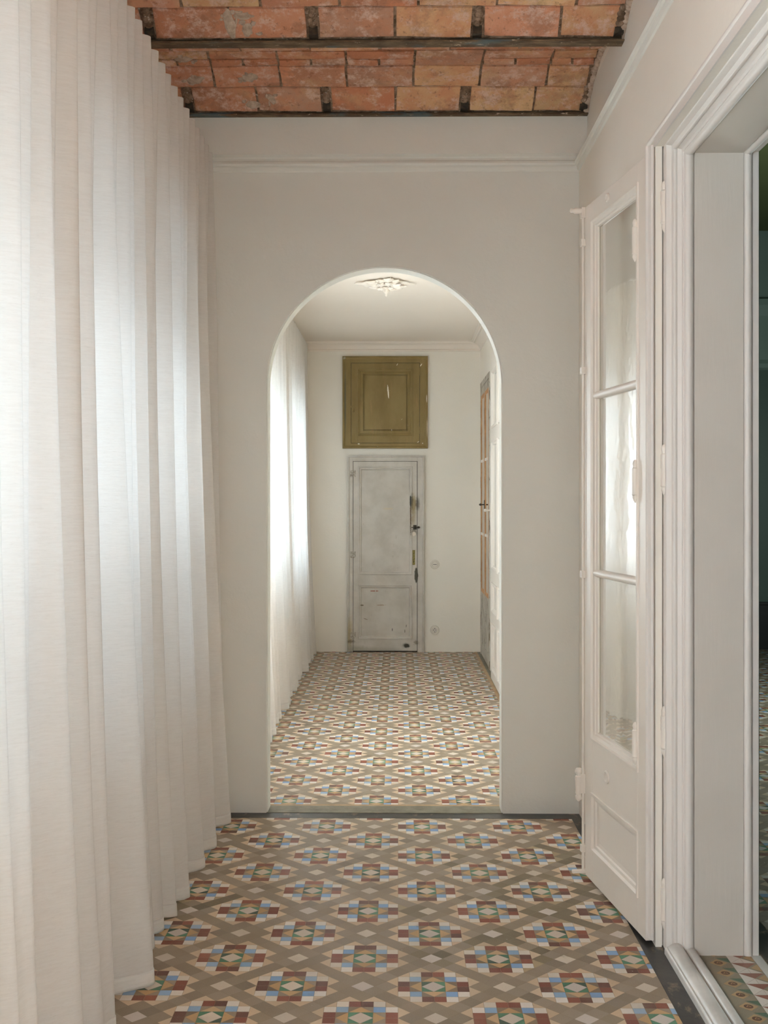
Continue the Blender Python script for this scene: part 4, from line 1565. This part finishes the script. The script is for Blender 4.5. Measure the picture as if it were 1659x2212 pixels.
for py in (803, 930):
    mb = MB(); mb.lathe([(0.004, -0.035), (0.004, 0.035)], PX(907), Y_END - 0.022, PZ(py), 'Z', 10)
    mb.box(PX(905), PX(908.5), Y_END - 0.023, Y_END - 0.018, PZ(py) - 0.03, PZ(py) + 0.03)
    mb.build('hinge', M['olive'], cd)

# ------------------------------------------------------------------ switch and socket on the end wall
sx = PX(939)
sw = thing('rotary_switch', 'round white light switch on the end wall, right of the grey door at lock height', 'light switch', (sx, Y_END, PZ(1219)))
mb = MB(); mb.lathe([(0.044, 0.0), (0.044, -0.006), (0.041, -0.010), (0.030, -0.012), (0.028, -0.009), (0.027, -0.009), (0.0, -0.009)], sx, Y_END, PZ(1219), 'Y', 40)
o = mb.build('cover_ring', M['white_plastic'], sw); smooth_by_angle(o, 40)
mb = MB(); mb.lathe([(0.026, -0.008), (0.026, -0.014), (0.024, -0.016), (0.0, -0.016)], sx, Y_END, PZ(1219), 'Y', 32)
o = mb.build('rocker_disc', M['white_plastic'], sw); smooth_by_angle(o, 40)
mb = MB(); mb.box(sx - 0.016, sx + 0.018, Y_END - 0.0205, Y_END - 0.016, PZ(1219) - 0.0022, PZ(1219) + 0.0022)
mb.build('toggle_slit', M['dark_slot'], sw, 0.001)
so = thing('power_socket', 'round white power socket low on the end wall, right of the grey door', 'socket', (sx, Y_END, PZ(1361)))
mb = MB(); mb.lathe([(0.044, 0.0), (0.044, -0.006), (0.041, -0.010), (0.026, -0.013), (0.021, -0.013), (0.020, -0.0015), (0.0, -0.0015)], sx, Y_END, PZ(1361), 'Y', 40)
o = mb.build('cover_ring', M['white_plastic'], so); smooth_by_angle(o, 40)
mb = MB(); mb.lathe([(0.0195, -0.002), (0.0195, -0.003), (0.0, -0.003)], sx, Y_END, PZ(1361), 'Y', 32)
mb.build('socket_well', M['jamb'], so)
mb = MB()
for dx in (-0.0095, 0.0095):
    mb.lathe([(0.0035, -0.003), (0.0035, -0.004), (0.0, -0.004)], sx + dx, Y_END, PZ(1361), 'Y', 12)
for s in (-1, 1):
    mb.box(sx - 0.0035, sx + 0.0035, Y_END - 0.009, Y_END - 0.002, PZ(1361) + s * 0.0165 - 0.003, PZ(1361) + s * 0.0165 + 0.003)
mb.build('contact_holes', M['dark_slot'], so)

# ------------------------------------------------------------------ doors on the right wall of the far room
d3 = thing('door_3', 'narrow double glazed door with raw orange wood and flaking grey paint at the far right corner', 'door', (X_R2, 10.4, 0), kind='structure')
fxr = lambda a, b, d: (X_R2 - d, a, b)
Y30, Y31, Z3 = 9.86, 10.92, 2.535
mb = MB()
mb.box(X_R2 - 0.008, X_R2, Y30, Y30 + 0.05, 0, Z3); mb.box(X_R2 - 0.008, X_R2, Y31 - 0.05, Y31, 0, Z3)
mb.box(X_R2 - 0.008, X_R2, Y30 + 0.05, Y31 - 0.05, Z3 - 0.05, Z3)
mb.build('door_frame', M['flaking'], d3, 0.002)
mid = (Y30 + Y31) / 2
for (a, b) in ((Y30 + 0.055, mid - 0.003), (mid + 0.003, Y31 - 0.055)):
    mb = MB()
    zt = Z3 - 0.055
    w = 0.065
    mb.box(X_R2 - 0.006, X_R2 + 0.004, a, a + w, 0.01, zt); mb.box(X_R2 - 0.006, X_R2 + 0.004, b - w, b, 0.01, zt)
    mb.box(X_R2 - 0.006, X_R2 + 0.004, a + w, b - w, zt - 0.10, zt)
    mb.box(X_R2 - 0.006, X_R2 + 0.004, a + w, b - w, 0.45, 0.62)
    mb.box(X_R2 - 0.006, X_R2 + 0.004, a + w, b - w, 0.01, 0.12)
    mb.box(X_R2 - 0.002, X_R2 + 0.002, a + w, b - w, 0.12, 0.45)
    lf = mb.build('door_leaf', M['flaking'], d3, 0.0015)
    mb = MB()
    rect_ring(mb, a + w, b - w, 0.62, zt - 0.10, [(-0.026, 0.005), (-0.026, 0.008), (0.0, 0.008), (0.010, 0.003), (0.010, 0.001)], fxr)
    mb.build('orange_glazing_frame', M['orange_wood'], lf, 0.001)
    mb = MB()
    for z in (1.13, 1.80):
        mb.box(X_R2 - 0.012, X_R2 - 0.001, a + w, b - w, z - 0.012, z + 0.012)
    mb.build('glazing_bars', M['door_white'], lf, 0.003)
    mb = MB(); mb.box(X_R2 - 0.003, X_R2 - 0.001, a + w, b - w, 0.62, zt - 0.1)
    mb.build('glass_pane', M['glass'], lf)
    mb = MB(); mb.box(X_R2 - 0.010, X_R2 - 0.006, (b - 0.045 if a < mid - 0.3 and b < mid else a + 0.02), (b - 0.02 if b < mid else a + 0.045), 1.34, 1.44)
    mb.lathe([(0.006, 0), (0.006, -0.03), (0.012, -0.036), (0.004, -0.046)], X_R2 - 0.008, (b - 0.032 if b < mid else a + 0.032), 1.40, 'X', 10)
    mb.build('door_handle', M['dark_iron_and_gaps'], lf)
d4 = thing('door_4', 'white panelled glazed door against the far room right wall, half hidden by the arch', 'door', (X_R2, 8.6, 0), kind='structure')
Y40, Y41 = 7.95, 9.33
mb = MB()
for (a, b) in ((Y40, Y40 + 0.11), (Y41 - 0.11, Y41), (8.58, 8.70)):
    mb.box(X_R2 - 0.036, X_R2 - 0.002, a, b, 0.012, 2.62)
ZS4 = [(0.012, 0.10), (0.46, 0.56), (0.78, 0.90), (1.90, 2.02), (2.46, 2.62)]
for (a, b) in ((Y40 + 0.11, 8.58), (8.70, Y41 - 0.11)):
    for (z0, z1) in ZS4:
        mb.box(X_R2 - 0.036, X_R2 - 0.002, a, b, z0, z1)
l4 = mb.build('door_leaf', M['door_white'], d4, 0.003)
for (a, b) in ((Y40 + 0.11, 8.58), (8.70, Y41 - 0.11)):
    for (z0, z1, gl) in ((0.10, 0.46, 0), (0.56, 0.78, 0), (0.90, 1.90, 1), (2.02, 2.46, 1)):
        mb = MB()
        rect_ring(mb, a, b, z0, z1, [(-0.012, 0.036), (-0.010, 0.044), (0.004, 0.044), (0.012, 0.034), (0.02, 0.030), (0.024, 0.016)], fxr)
        if not gl:
            mb.box(X_R2 - 0.020, X_R2 - 0.010, a, b, z0, z1)
        mb.build('panel_moulding', M['door_white'], l4)
        if gl:
            mb = MB(); mb.box(X_R2 - 0.018, X_R2 - 0.015, a, b, z0, z1)
            mb.build('glass_pane', M['glass'], l4)
mb = MB(); mb.box(X_R2 - 0.046, X_R2 - 0.036, Y41 - 0.075, Y41 - 0.04, 1.30, 1.42)
mb.lathe([(0.006, 0), (0.006, -0.03), (0.013, -0.036), (0.013, -0.046), (0.004, -0.05)], X_R2 - 0.046, Y41 - 0.057, 1.36, 'X', 12)
mb.build('door_handle', M['door_white'], l4)

for o in SC.objects:
    if '_local' in o:
        del o['_local']
